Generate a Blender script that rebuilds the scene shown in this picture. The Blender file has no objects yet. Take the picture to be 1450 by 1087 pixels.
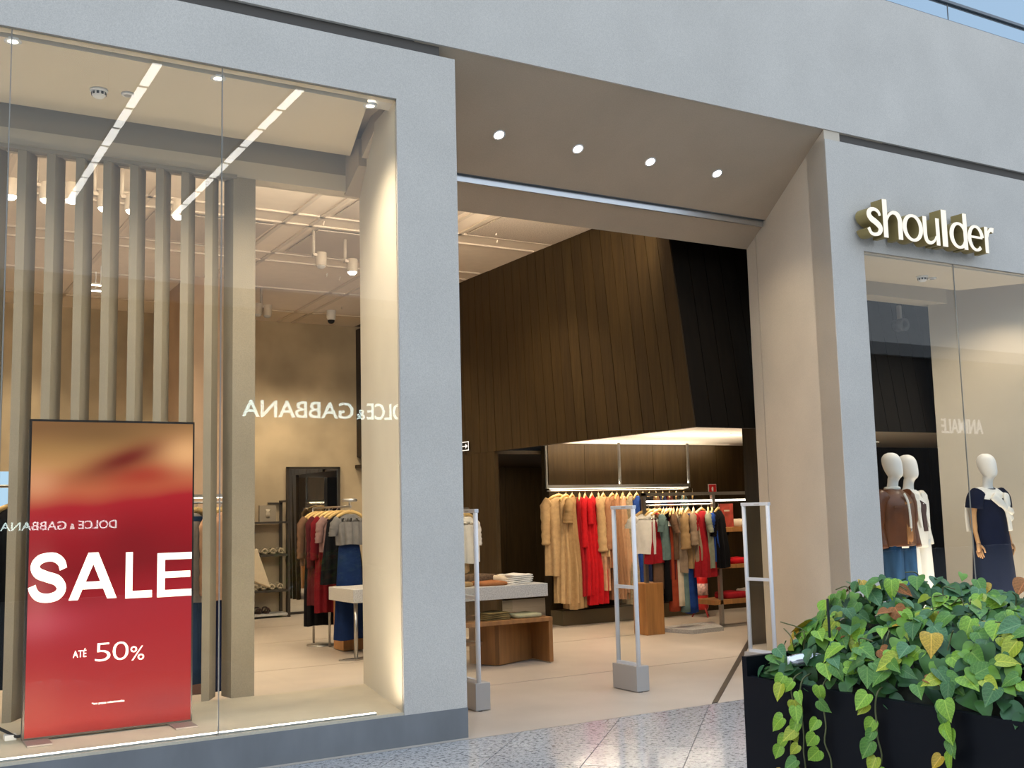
import bpy, bmesh, math, random
from mathutils import Vector, Matrix, Euler
random.seed(7)
R = random.Random(11)
sc = bpy.context.scene
COL = sc.collection
PI = math.pi

# ------------------------------------------------------------------ camera, sky, lights
cam_d = bpy.data.cameras.new('camera')
cam = bpy.data.objects.new('camera', cam_d)
COL.objects.link(cam)
yaw, pitch, roll, FPX = .537685, .116012, .02490899, 1546.16
f = Vector((math.sin(yaw)*math.cos(pitch), math.cos(yaw)*math.cos(pitch), math.sin(pitch)))
r = Vector((math.cos(yaw), -math.sin(yaw), 0))
d = f.cross(r)
r2 = math.cos(roll)*r + math.sin(roll)*d
d2 = -math.sin(roll)*r + math.cos(roll)*d
mw = Matrix((( r2.x, -d2.x, -f.x, 0), (r2.y, -d2.y, -f.y, 0), (r2.z, -d2.z, -f.z, 1.52), (0, 0, 0, 1)))
cam.matrix_world = mw
cam_d.sensor_width = 36
cam_d.lens = FPX/1450*36
cam_d.clip_start = .05
cam_d.clip_end = 300
sc.camera = cam

sc.view_settings.view_transform = 'Standard'
sc.view_settings.look = 'None'
sc.view_settings.gamma = 1
sc.view_settings.use_curve_mapping = False
sc.view_settings.exposure = 0.0
sc.cycles.max_bounces = 8
sc.cycles.diffuse_bounces = 4
sc.cycles.glossy_bounces = 4
sc.cycles.transparent_max_bounces = 16
sc.cycles.caustics_reflective = False
sc.cycles.caustics_refractive = False
sc.cycles.sample_clamp_indirect = 4.0

SKY = 1.62
world = bpy.data.worlds.new('sky')
sc.world = world
world.use_nodes = True
wn = world.node_tree.nodes
wl = world.node_tree.links
bg = wn['Background']
tc = wn.new('ShaderNodeTexCoord'); sx = wn.new('ShaderNodeSeparateXYZ'); cr = wn.new('ShaderNodeValToRGB')
wl.new(tc.outputs['Generated'], sx.inputs[0]); wl.new(sx.outputs['Z'], cr.inputs[0]); wl.new(cr.outputs[0], bg.inputs['Color'])
cr.color_ramp.elements[0].position = 0.0; cr.color_ramp.elements[0].color = (.85, .92, 1, 1)
cr.color_ramp.elements[1].position = .8; cr.color_ramp.elements[1].color = (.64, .79, 1, 1)
bg.inputs['Strength'].default_value = SKY

def lamp(kind, name, loc, energy, color, target=None, **kw):
    l = bpy.data.lights.new(name, kind)
    l.energy = energy; l.color = color
    for k, v in kw.items(): setattr(l, k, v)
    o = bpy.data.objects.new(name, l); COL.objects.link(o); o.location = loc
    if target is not None:
        o.rotation_euler = (Vector(target)-Vector(loc)).to_track_quat('-Z', 'Y').to_euler()
    return o
WARM = (1, .79, .55)
WARM2 = (1, .83, .62)
# unseen fill lamps added behind the window header to light the store ceiling
lamp('AREA', 'unseen_area_light', (2.6, 8.5, 4.22), 80, WARM2, (2.6, 12.5, 4.3), shape='RECTANGLE', size=6.5, size_y=.15)
lamp('AREA', 'unseen_area_light', (5.2, 8.45, 4.22), 60, WARM2, (5.0, 12.0, 4.3), shape='RECTANGLE', size=3.0, size_y=.15)
# uplight of the strips set into the window sills
lamp('AREA', 'sill_light', (.3, 6.87, .24), 75, WARM2, (.3, 7.5, 3.0), shape='RECTANGLE', size=5.4, size_y=.05)
lamp('AREA', 'sill_light', (9.7, 6.87, .24), 40, WARM2, (9.7, 7.4, 3.0), shape='RECTANGLE', size=3.6, size_y=.05)

# ------------------------------------------------------------------ materials
MATS = {}
def mat(name, col, rough=.6, metal=0, var=0, vscale=8, bump=0, bscale=60, stretch=None, emit=None, estr=0, spec=None, speck=0, coat=0, detail=6):
    if name in MATS: return MATS[name]
    m = bpy.data.materials.new(name); m.use_nodes = True
    n = m.node_tree.nodes; l = m.node_tree.links
    b = n['Principled BSDF']
    b.inputs['Base Color'].default_value = (*col, 1)
    b.inputs['Roughness'].default_value = rough
    b.inputs['Metallic'].default_value = metal
    if coat: b.inputs['Coat Weight'].default_value = coat
    if spec is not None: b.inputs['Specular IOR Level'].default_value = spec
    if emit:
        b.inputs['Emission Color'].default_value = (*emit, 1); b.inputs['Emission Strength'].default_value = estr
    if var or bump or speck:
        t = n.new('ShaderNodeTexCoord'); mp = n.new('ShaderNodeMapping'); l.new(t.outputs['Object'], mp.inputs[0])
        if stretch: mp.inputs['Scale'].default_value = stretch
    last = None
    if var:
        z = n.new('ShaderNodeTexNoise'); z.inputs['Scale'].default_value = vscale; z.inputs['Detail'].default_value = detail
        l.new(mp.outputs[0], z.inputs[0])
        mr = n.new('ShaderNodeMapRange'); mr.inputs[1].default_value = .3; mr.inputs[2].default_value = .7
        mr.inputs[3].default_value = 1-var; mr.inputs[4].default_value = 1+var
        l.new(z.outputs[0], mr.inputs[0])
        vm = n.new('ShaderNodeVectorMath'); vm.operation = 'SCALE'; vm.inputs[0].default_value = col
        l.new(mr.outputs[0], vm.inputs['Scale']); last = vm.outputs[0]
    if speck:
        z2 = n.new('ShaderNodeTexNoise'); z2.inputs['Scale'].default_value = bscale; z2.inputs['Detail'].default_value = 3
        l.new(mp.outputs[0], z2.inputs[0])
        mr2 = n.new('ShaderNodeMapRange'); mr2.inputs[1].default_value = .3; mr2.inputs[2].default_value = .7
        mr2.inputs[3].default_value = 1-speck; mr2.inputs[4].default_value = 1+speck
        l.new(z2.outputs[0], mr2.inputs[0])
        vm2 = n.new('ShaderNodeVectorMath'); vm2.operation = 'SCALE'
        if last: l.new(last, vm2.inputs[0])
        else: vm2.inputs[0].default_value = col
        l.new(mr2.outputs[0], vm2.inputs['Scale']); last = vm2.outputs[0]
    if last: l.new(last, b.inputs['Base Color'])
    if bump:
        z3 = n.new('ShaderNodeTexNoise'); z3.inputs['Scale'].default_value = bscale; l.new(mp.outputs[0], z3.inputs[0])
        bp = n.new('ShaderNodeBump'); bp.inputs['Strength'].default_value = bump; bp.inputs['Distance'].default_value = .01
        l.new(z3.outputs[0], bp.inputs['Height']); l.new(bp.outputs[0], b.inputs['Normal'])
    MATS[name] = m
    return m

def glass_mat(name, tint=(.97, .98, .97), f0=.04):
    m = bpy.data.materials.new(name); m.use_nodes = True
    n = m.node_tree.nodes; l = m.node_tree.links
    for x in list(n): n.remove(x)
    o = n.new('ShaderNodeOutputMaterial'); mx = n.new('ShaderNodeMixShader'); tr = n.new('ShaderNodeBsdfTransparent'); g = n.new('ShaderNodeBsdfGlossy')
    tr.inputs[0].default_value = (*tint, 1); g.inputs['Roughness'].default_value = 0.0; g.inputs['Color'].default_value = (1, 1, 1, 1)
    lw = n.new('ShaderNodeLayerWeight'); p = n.new('ShaderNodeMath'); p.operation = 'POWER'; p.inputs[1].default_value = 5
    lw.inputs[0].default_value = .5
    ma = n.new('ShaderNodeMath'); ma.operation = 'MULTIPLY_ADD'; ma.inputs[1].default_value = 1-f0; ma.inputs[2].default_value = f0
    l.new(lw.outputs['Facing'], p.inputs[0]); l.new(p.outputs[0], ma.inputs[0]); l.new(ma.outputs[0], mx.inputs[0])
    l.new(tr.outputs[0], mx.inputs[1]); l.new(g.outputs[0], mx.inputs[2]); l.new(mx.outputs[0], o.inputs[0])
    MATS[name] = m
    return m

plaster = mat('grey_plaster', (.61, .575, .52), .9, var=.05, vscale=1.5, bump=.25, bscale=160, speck=.10)
plaster_w = mat('cream_plaster', (.66, .60, .49), .85, var=.05, vscale=2, bump=.15, bscale=120, speck=.05)
panel_w = mat('cream_ceiling', (.66, .58, .45), .9, var=.03, vscale=2, speck=.03, bscale=150)
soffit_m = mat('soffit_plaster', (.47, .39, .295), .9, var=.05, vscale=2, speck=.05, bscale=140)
base_m = mat('grey_stone_base', (.20, .21, .22), .45, var=.18, vscale=3, stretch=(1, 1, .4))
dark_gap = mat('dark_recess', (.10, .09, .08), .9)
alu = mat('brushed_aluminium', (.62, .64, .66), .35, 1)
steel = mat('grey_steel', (.45, .44, .42), .35, 1)
granite = mat('grey_granite', (.50, .50, .50), .11, var=.10, vscale=7, speck=.60, bscale=120)
concrete = mat('polished_concrete', (.50, .435, .365), .40, var=.08, vscale=1.6, speck=.03, bscale=90)
plaster_tan = mat('tan_stucco', (.47, .385, .26), .75, var=.22, vscale=1.3, detail=8)
ceil_m = mat('ceiling_paint', (.80, .70, .58), .9, var=.03)
rail_m = mat('ceiling_rail', (.66, .57, .47), .7)
perf_m = mat('perforated_metal', (.50, .43, .36), .7, speck=.25, bscale=70)
wood_d = mat('dark_wood', (.036, .022, .0075), .50, spec=.25, var=.25, vscale=5, stretch=(4, 4, .35), bump=.15, bscale=30)
wood_d2 = mat('dark_wood_light', (.040, .025, .009), .50, spec=.25, var=.25, vscale=5, stretch=(4, 4, .35), bump=.15, bscale=30)
wood_d3 = mat('dark_wood_deep', (.031, .019, .007), .52, spec=.25, var=.25, vscale=5, stretch=(4, 4, .35), bump=.15, bscale=30)
wood_o = mat('oak_wood', (.34, .155, .045), .45, var=.25, vscale=4, stretch=(5, 5, .5))
wood_b = mat('brown_wood', (.27, .125, .04), .45, var=.22, vscale=4, stretch=(5, 5, .4))
wood_h = mat('hanger_wood', (.66, .45, .17), .5)
white_p = mat('white_paint', (.80, .80, .80), .45)
white_g = mat('white_gate', (.74, .77, .82), .4)
grey_p = mat('grey_plastic', (.42, .40, .38), .55)
black_p = mat('black_plastic', (.008, .008, .009), .45, spec=.25)
slat_m = mat('slat_plaster', (.31, .265, .195), .85, var=.06, vscale=4, bump=.2, bscale=140, speck=.10)
stone_t = mat('speckled_stone', (.46, .455, .44), .6, speck=.28, bscale=90)
glass = glass_mat('shop_glass', (.965, .975, .965), .022)
glass_t = glass_mat('clerestory_glass', (.52, .60, .66), .03)
acrylic = glass_mat('acrylic', (.93, .94, .92), .03)
mirror_m = mat('mirror_silver', (.80, .82, .80), .02, 1)
led = mat('led_white', (1, 1, 1), .5, emit=(1, .95, .86), estr=4)
led_hot = mat('lamp_glow', (1, 1, 1), .5, emit=(1, .93, .80), estr=9)
led_hall = mat('hall_lamp_glow', (1, 1, 1), .5, emit=(1, .97, .92), estr=16)
sign_glow = mat('sign_glow', (1, 1, 1), .5, emit=(.80, 1, .97), estr=14)
letter_face = mat('letter_face', (.55, .50, .42), .6, emit=(1, .93, .78), estr=.66)
letter_side = mat('letter_side_gold', (.36, .28, .11), .45, .25)
mann = mat('mannequin_white', (.82, .80, .76), .5)

# ------------------------------------------------------------------ mesh builder
class MB:
    def __init__(s): s.v = []; s.f = []; s.sm = []
    def add(s, vs, fs, smooth=False):
        b = len(s.v); s.v += [tuple(p) for p in vs]
        for q in fs: s.f.append(tuple(b+i for i in q)); s.sm.append(smooth)
        return s
    def box(s, a, b, M=None):
        x0, y0, z0 = a; x1, y1, z1 = b
        vs = [Vector(p) for p in ((x0,y0,z0),(x1,y0,z0),(x1,y1,z0),(x0,y1,z0),(x0,y0,z1),(x1,y0,z1),(x1,y1,z1),(x0,y1,z1))]
        if M: vs = [M @ p for p in vs]
        return s.add(vs, [(0,3,2,1),(4,5,6,7),(0,1,5,4),(1,2,6,5),(2,3,7,6),(3,0,4,7)])
    def hexa(s, bot, top):
        n = len(bot); vs = list(bot)+list(top)
        fs = [tuple(range(n-1, -1, -1)), tuple(range(n, 2*n))]+[(i, (i+1) % n, n+(i+1) % n, n+i) for i in range(n)]
        return s.add(vs, fs)
    def prism(s, poly, z0, z1): return s.hexa([(x, y, z0) for x, y in poly], [(x, y, z1) for x, y in poly])
    def bar(s, p, q, w, h=None, up=(0, 0, 1)):
        p = Vector(p); q = Vector(q); h = h or w; t = (q-p).normalized(); u = Vector(up)
        if abs(t.dot(u)) > .95: u = Vector((1, 0, 0))
        a = t.cross(u).normalized(); b = a.cross(t).normalized(); a *= w/2; b *= h/2
        return s.hexa([p-a-b, p+a-b, p+a+b, p-a+b], [q-a-b, q+a-b, q+a+b, q-a+b])
    def tube(s, pts, rad, n=8, flat=1.0, cap=True):
        pts = [Vector(p) for p in pts]; m = len(pts)
        rad = rad if isinstance(rad, (list, tuple)) else [rad]*m
        vs = []; u = None
        for i, p in enumerate(pts):
            t = (pts[min(i+1, m-1)]-pts[max(i-1, 0)]).normalized()
            if u is None:
                u = t.cross(Vector((0, 1, 0)))
                if u.length < .1: u = t.cross(Vector((1, 0, 0)))
            u = (u-t*u.dot(t)).normalized(); w = t.cross(u)
            for k in range(n):
                a = 2*PI*k/n; vs.append(p+u*math.cos(a)*rad[i]+w*math.sin(a)*rad[i]*flat)
        fs = [(i*n+k, i*n+(k+1) % n, (i+1)*n+(k+1) % n, (i+1)*n+k) for i in range(m-1) for k in range(n)]
        s.add(vs, fs, True)
        if cap: s.add(vs[:n], [tuple(range(n-1, -1, -1))]); s.add(vs[-n:], [tuple(range(n))])
        return s
    def lathe(s, prof, n=20, c=(0, 0, 0), sxy=(1, 1), cap=True):
        vs = []
        for rr, z in prof:
            for k in range(n):
                a = 2*PI*k/n; vs.append((c[0]+rr*math.cos(a)*sxy[0], c[1]+rr*math.sin(a)*sxy[1], c[2]+z))
        m = len(prof)
        fs = [(i*n+k, i*n+(k+1) % n, (i+1)*n+(k+1) % n, (i+1)*n+k) for i in range(m-1) for k in range(n)]
        s.add(vs, fs, True)
        if cap: s.add(vs[:n], [tuple(range(n-1, -1, -1))]); s.add(vs[-n:], [tuple(range(n))])
        return s
    def rings(s, rings, closed=True, caps=(True, True)):
        n = len(rings[0]); vs = [p for q in rings for p in q]
        fs = [(i*n+k, i*n+(k+1) % n, (i+1)*n+(k+1) % n, (i+1)*n+k) for i in range(len(rings)-1) for k in range(n)]
        s.add(vs, fs, True)
        if caps[0]: s.add(rings[0], [tuple(range(n-1, -1, -1))], True)
        if caps[1]: s.add(rings[-1], [tuple(range(n))], True)
        return s
    def mesh(s, name, m):
        me = bpy.data.meshes.new(name); me.from_pydata(s.v, [], s.f); me.polygons.foreach_set('use_smooth', s.sm)
        me.materials.append(m); me.update()
        bm = bmesh.new(); bm.from_mesh(me); bmesh.ops.remove_doubles(bm, verts=bm.verts, dist=1e-5); bmesh.ops.recalc_face_normals(bm, faces=bm.faces); bm.to_mesh(me); bm.free()
        return me
    def build(s, name, m, parent=None, bevel=0):
        o = link(name, s.mesh(name, m), parent)
        if bevel:
            bv = o.modifiers.new('bevel', 'BEVEL'); bv.width = bevel; bv.segments = 2; bv.limit_method = 'ANGLE'
        return o

def link(name, me, parent=None, loc=None):
    o = bpy.data.objects.new(name, me); COL.objects.link(o)
    if parent: o.parent = parent
    if loc: o.location = loc
    return o
def tag(o, label=None, cat=None, group=None, kind=None):
    if label: o['label'] = label
    if cat: o['category'] = cat
    if group: o['group'] = group
    if kind: o['kind'] = kind
    return o
def thing(name, label, cat, loc=(0, 0, 0), rz=0, group=None):
    o = bpy.data.objects.new(name, None); COL.objects.link(o); o.location = loc; o.rotation_euler = (0, 0, rz)
    o.empty_display_size = .1
    return tag(o, label, cat, group)
def struct(o): o['kind'] = 'structure'; return o
def root_struct(name):
    o = bpy.data.objects.new(name, None); COL.objects.link(o); o['kind'] = 'structure'; return o
def copy_tree(o, parent=None):
    c = o.copy(); COL.objects.link(c)
    if parent: c.parent = parent
    for ch in list(o.children): copy_tree(ch, c)
    return c
def catmull(pts, k=6, closed=False):
    out = []; n = len(pts); P = [tuple(map(float, p)) for p in pts]
    for i in range(n if closed else n-1):
        if closed: a, b, c, e = P[(i-1) % n], P[i], P[(i+1) % n], P[(i+2) % n]
        else: a, b, c, e = P[max(i-1, 0)], P[i], P[i+1], P[min(i+2, n-1)]
        for j in range(k):
            t = j/k
            out.append(tuple(.5*(2*q1+(-q0+q2)*t+(2*q0-5*q1+4*q2-q3)*t*t+(-q0+3*q1-3*q2+q3)*t**3) for q0, q1, q2, q3 in zip(a, b, c, e)))
    if not closed: out.append(P[-1])
    return out
def text_mesh(s, m, extrude=.002, offset=0, fit=None, res=4):
    c = bpy.data.curves.new('text', 'FONT'); c.body = s; c.size = 1; c.offset = offset; c.resolution_u = res
    o = bpy.data.objects.new('text', c); COL.objects.link(o)
    dg = bpy.context.evaluated_depsgraph_get(); me = bpy.data.meshes.new_from_object(o.evaluated_get(dg))
    bpy.data.objects.remove(o); bpy.data.curves.remove(c)
    xs = [v.co.x for v in me.vertices]; ys = [v.co.y for v in me.vertices]
    bx = (min(xs), max(xs), min(ys), max(ys))
    if fit:
        x0, x1, z0, z1 = fit
        for v in me.vertices:
            v.co.x = x0+(v.co.x-bx[0])/(bx[1]-bx[0])*(x1-x0); v.co.y = z0+(v.co.y-bx[2])/(bx[3]-bx[2])*(z1-z0)
    bm = bmesh.new(); bm.from_mesh(me)
    ret = bmesh.ops.extrude_face_region(bm, geom=list(bm.faces))
    bmesh.ops.translate(bm, verts=[g for g in ret['geom'] if isinstance(g, bmesh.types.BMVert)], vec=(0, 0, extrude))
    bmesh.ops.recalc_face_normals(bm, faces=bm.faces)
    bm.to_mesh(me); bm.free(); me.materials.clear(); me.materials.append(m)
    return me
UP = (PI/2, 0, 0)

# ------------------------------------------------------------------ the shell
Y0 = 6.76
# hall floor of granite tiles laid on the diagonal
fl = struct(MB().box((-14, -10.3, -.12), (36, 6.70, -.012)).build('floor', mat('grout', (.25, .25, .25), .8)))
def clip(poly, inside, inter):
    out = []
    for i, p in enumerate(poly):
        q = poly[(i+1) % len(poly)]
        if inside(p):
            out.append(p)
            if not inside(q): out.append(inter(p, q))
        elif inside(q): out.append(inter(p, q))
    return out
ts = .60
def granite_mat(name, k):
    m = mat(name, (.5*k, .5*k, .5*k), .12, var=.06, vscale=3)
    n = m.node_tree.nodes; l = m.node_tree.links; b = n['Principled BSDF']; src = b.inputs['Base Color'].links[0].from_socket
    t = n.new('ShaderNodeTexCoord'); last = src
    for sc_, lo, hi, col, amt in ((34, .56, .60, (.10, .10, .11), .80), (70, .57, .62, (.22, .21, .20), .75), (26, .58, .66, (.72, .71, .69), .6), (150, .50, .62, (.30, .30, .31), .5)):
        z = n.new('ShaderNodeTexNoise'); z.inputs['Scale'].default_value = sc_; z.inputs['Detail'].default_value = 2; l.new(t.outputs['Object'], z.inputs[0])
        r_ = n.new('ShaderNodeMapRange'); r_.inputs[1].default_value = lo; r_.inputs[2].default_value = hi; r_.inputs[3].default_value = 0; r_.inputs[4].default_value = amt; l.new(z.outputs[0], r_.inputs[0])
        mx = n.new('ShaderNodeMix'); mx.data_type = 'RGBA'; l.new(r_.outputs[0], mx.inputs[0]); l.new(last, mx.inputs[6]); mx.inputs[7].default_value = (*col, 1); last = mx.outputs[2]
    l.new(last, b.inputs['Base Color'])
    return m
gmats = [granite_mat('granite_a', 1), granite_mat('granite_b', .93), granite_mat('granite_c', 1.05)]
for i in range(-14, 26):
    for j in range(-14, 26):
        c0 = Vector((2.5, 3.5)); e1 = Vector((.7071, .7071))*ts; e2 = Vector((-.7071, .7071))*ts; g = .0025
        p = c0+e1*i+e2*j
        u1 = e1.normalized()*g; u2 = e2.normalized()*g
        poly = [p+u1+u2, p+e1-u1+u2, p+e1+e2-u1-u2, p+e2+u1-u2]
        c = p+(e1+e2)/2
        if c.y < 2.2 or c.x < -.6 or c.x > 9.5 or c.y > 7.2: continue
        ym = 6.70
        poly = clip(poly, lambda a: a.y < ym, lambda a, b: a.lerp(b, (ym-a.y)/(b.y-a.y)))
        if len(poly) < 3: continue
        MB().prism([(a.x, a.y) for a in poly], -.012, 0).build('floor_tile', R.choice(gmats), fl)
# store floor: concrete slabs
sf = struct(MB().box((-2.6, 6.70, -.12), (17, 17.2, -.006)).build('floor', mat('slab_joint', (.10, .08, .06), .9)))
yb = [6.70, 8.62, 10.865, 13.2, 15.1, 17.1]; xb = [-2.5, 1.0, 4.4, 7.8, 11.2, 14.2, 17]
for a, b in zip(yb, yb[1:]):
    MB().box((xb[0], a+.010, -.006), (17, b-.010, 0)).build('floor_slab', concrete, sf)
struct(MB().prism([(5.742, 6.72), (5.80, 6.72), (8.83, 9.57), (8.79, 9.61)], 0, .004).build('trim_1', mat('bronze_strip', (.05, .04, .032), .4, .6)))

# left portal frame
w = MB()
w.box((-2.6, Y0, 4.43), (3.612, 7.0, 4.81))            # lintel
w.hexa([(3.14, Y0, .2), (3.612, Y0, .2), (3.63, 7.1, .2), (3.22, 7.1, .2)], [(3.14, Y0, 4.43), (3.612, Y0, 4.43), (3.63, 7.1, 4.43), (3.22, 7.1, 4.43)])
w.box((-2.6, Y0+.26, 4.81), (3.61, Y0+.5, 4.95))
struct(w.build('wall_left', plaster))
struct(MB().box((-2.6, Y0-.002, 0), (3.616, 7.05, .2)).build('baseboard_left', base_m))
rv = MB().hexa([(3.145, 6.80, .217), (3.22, 6.80, .217), (3.52, 8.2, .217), (3.435, 8.14, .217)], [(3.145, 6.80, 4.44), (3.22, 6.80, 4.44), (3.52, 8.2, 4.6), (3.435, 8.14, 4.6)])
struct(rv.build('trim_2', plaster_w))
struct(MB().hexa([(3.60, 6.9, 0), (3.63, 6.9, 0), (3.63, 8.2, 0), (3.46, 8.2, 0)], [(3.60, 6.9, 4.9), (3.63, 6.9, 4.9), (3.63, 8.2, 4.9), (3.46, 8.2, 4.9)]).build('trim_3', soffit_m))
# display sill (left)
struct(MB().prism([(-2.6, 6.765), (3.14, 6.765), (3.435, 8.10), (-2.6, 8.10)], .02, .217).build('trim_4', mat('cream_stone_sill', (.62, .55, .42), .6, var=.08, vscale=3, speck=.05, bscale=80)))
# display ceiling panel (floating) with front strip, header beam
cp = struct(MB().prism([(-2.6, 6.86), (2.965, 6.86), (3.29, 7.98), (-2.6, 7.98)], 4.40, 4.46).build('ceiling_panel', panel_w))
struct(MB().prism([(-2.6, 6.78), (3.14, 6.78), (3.155, 6.85), (-2.6, 6.85)], 4.425, 4.46).build('trim_5', panel_w))
struct(MB().box((-2.6, 8.10, 4.135), (3.47, 8.26, 4.27)).build('trim_6', panel_w))
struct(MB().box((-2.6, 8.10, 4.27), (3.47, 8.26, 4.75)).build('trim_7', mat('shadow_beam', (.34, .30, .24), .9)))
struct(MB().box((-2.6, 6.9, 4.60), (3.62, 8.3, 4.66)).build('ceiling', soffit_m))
struct(MB().box((-2.6, 8.085, 4.120), (2.40, 8.16, 4.150)).build('trim_8', mat('header_track', (.28, .25, .20), .8)))

# upper fascia with the shadow gap under it
struct(MB().box((-2.6, Y0, 4.90), (16, Y0+.30, 6.34)).build('wall_front', plaster))
struct(MB().box((-2.6, Y0+.03, 4.80), (3.5, Y0+.26, 4.93)).build('trim_9', dark_gap))
struct(MB().box((7.5, Y0+.03, 4.80), (16, Y0+.26, 4.93)).build('trim_10', dark_gap))
# entrance soffit sloping down to the bulkhead
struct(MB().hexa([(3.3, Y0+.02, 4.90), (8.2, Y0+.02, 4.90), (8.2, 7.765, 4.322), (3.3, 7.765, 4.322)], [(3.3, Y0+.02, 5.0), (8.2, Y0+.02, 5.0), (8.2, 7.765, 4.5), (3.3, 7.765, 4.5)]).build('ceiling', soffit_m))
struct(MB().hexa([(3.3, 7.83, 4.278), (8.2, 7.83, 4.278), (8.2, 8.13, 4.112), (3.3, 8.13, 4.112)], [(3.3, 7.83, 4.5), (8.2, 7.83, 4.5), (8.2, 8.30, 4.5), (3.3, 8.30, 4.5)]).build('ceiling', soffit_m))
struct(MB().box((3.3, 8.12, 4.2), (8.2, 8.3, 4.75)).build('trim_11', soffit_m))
tr = thing('door_track', 'long aluminium sliding door track across the entrance soffit', 'track', (3.4, 7.8, 4.30))
MB().box((0, -.035, .02), (4.20, .03, .06)).build('channel', mat('track_dark', (.12, .13, .14), .5, .5), tr)
MB().box((0, .005, -.035), (4.20, .03, .02)).build('lip', alu, tr)

# right portal frame
w = MB()
w.hexa([(7.4, Y0, 0), (7.82, Y0, 0), (7.86, 7.05, 0), (7.458, 7.05, 0)], [(7.4, Y0, 4.81), (7.82, Y0, 4.81), (7.86, 7.05, 4.81), (7.458, 7.05, 4.81)])
w.box((7.82, Y0, 3.81), (16, 7.0, 4.81))
w.box((7.82, Y0, 0), (16, 7.0, .2))
struct(w.build('wall_right', plaster))
def ret(y): return 7.4+.2*(y-Y0)
def retpanel(ya, yb_, z1a, z1b, name):
    return struct(MB().hexa([(ret(ya), ya, 0), (ret(ya)+.2, ya, 0), (ret(yb_)+.2, yb_, 0), (ret(yb_), yb_, 0)], [(ret(ya), ya, z1a), (ret(ya)+.2, ya, z1a), (ret(yb_)+.2, yb_, z1b), (ret(yb_), yb_, z1b)]).build(name, mat('return_plaster', (.62, .54, .43), .85, var=.05, vscale=2, speck=.05, bscale=130)))
retpanel(Y0+.01, 7.955, 4.9, 4.25, 'wall_entrance')
retpanel(7.965, 8.13, 4.25, 4.12, 'wall_entrance')
# right display window: sill, ceiling panel, beige back wall
struct(MB().box((7.87, 7.0, .02), (16, 8.1, .217)).build('trim_12', plaster_w))
struct(MB().prism([(7.68, 6.83), (10.70, 6.83), (10.22, 7.58), (7.84, 7.68)], 3.795, 3.84).build('ceiling_panel', panel_w))
struct(MB().box((7.87, 7.95, 3.74), (16, 8.2, 3.93)).build('trim_13', panel_w))
struct(MB().box((7.87, 7.05, 3.93), (16, 8.2, 4.0)).build('ceiling', soffit_m))
struct(MB().hexa([(10.37, 8.1, .217), (11.6, 6.80, .217), (11.9, 6.95, .217), (10.55, 8.2, .217)], [(10.37, 8.1, 3.9), (11.6, 6.80, 3.9), (11.9, 6.95, 3.9), (10.55, 8.2, 3.9)]).build('wall_display', mat('greige_panel', (.50, .44, .35), .85, var=.04, vscale=2, speck=.05, bscale=120)))
struct(MB().box((10.5, 8.1, 0), (17, 8.2, 4.7)).build('wall_display', soffit_m))
struct(MB().box((7.87, 8.12, 3.93), (10.6, 8.25, 4.7)).build('trim_14', soffit_m))

# glazing
def window(name, joints, z0, z1, y, m, t=.012):
    r_ = root_struct(name)
    for a, b in zip(joints, joints[1:]):
        MB().box((a+.003, y, z0), (b-.003, y+t, z1)).build('pane', m, r_)
        if b != joints[-1]: MB().box((b-.003, y+.001, z0), (b+.003, y+t-.001, z1)).build('silicone_joint', mat('joint_seal', (.30, .29, .26), .6), r_)
    return r_
window('window_1', [-2.5, -.59, .663, 1.914, 3.142], .217, 4.43, Y0+.02, glass)
window('window_2', [7.82, 9.10, 10.37, 11.64, 12.9], .2, 3.81, Y0+.02, glass)
w3 = window('window_3', [-2.5, 1.5, 5.5, 9.5, 13.5], 6.36, 8.0, 6.92, glass_t)
MB().box((-2.6, 6.90, 6.635), (16, 6.96, 6.665)).build('mullion', mat('mullion_grey', (.16, .18, .20), .5), w3)
MB().box((-2.6, 6.78, 6.34), (16, 7.0, 6.36)).build('frame', mat('mullion_grey', (.16, .18, .20), .5), w3)
# LED strip along the sill
st = thing('sill_light_strip', 'thin glowing white strip light along the left window sill', 'light', (-2.5, 6.80, .217))
MB().box((0, 0, 0), (5.46, .035, .010)).build('profile', alu, st)
MB().box((0, .006, .010), (5.46, .029, .014)).build('diffuser', led, st)

# store shell
struct(MB().box((-2.6, 8.2, 4.65), (6.98, 17.2, 4.85)).build('ceiling', ceil_m))
struct(MB().box((6.9, 8.2, 4.66), (17, 17.2, 4.85)).build('ceiling', dark_gap))
struct(MB().box((-2.7, 16.84, 0), (7.25, 17.0, 4.7)).build('wall_back', plaster_tan))
struct(MB().box((-2.75, 6.8, 0), (-2.6, 17, 4.9)).build('wall_left', plaster_w))
struct(MB().box((17, 6.9, 0), (17.15, 17, 4.9)).build('wall_right', wood_d))
struct(MB().box((16, 6.76, 0), (17.2, 6.95, 6.3)).build('wall_right', plaster))
struct(MB().hexa([(3.53, 14.05, 0), (4.25, 14.05, 0), (4.3, 15.4, 0), (3.56, 15.4, 0)], [(3.53, 14.05, 4.65), (4.25, 14.05, 4.65), (4.3, 15.4, 4.65), (3.56, 15.4, 4.65)]).build('wall_column', mat('column_stucco', (.47, .34, .24), .8, var=.1, vscale=2)))
# opposite side of the hall
struct(MB().box((-14, -10.5, 0), (44, -10.2, 6.5)).build('wall_opposite', mat('opposite_wall', (.045, .043, .042), .6)))
struct(MB().box((-14, -10.2, 6.2), (44, -10.0, 6.6)).build('trim_15', mat('opposite_fascia', (.5, .5, .5), .7)))
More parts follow.
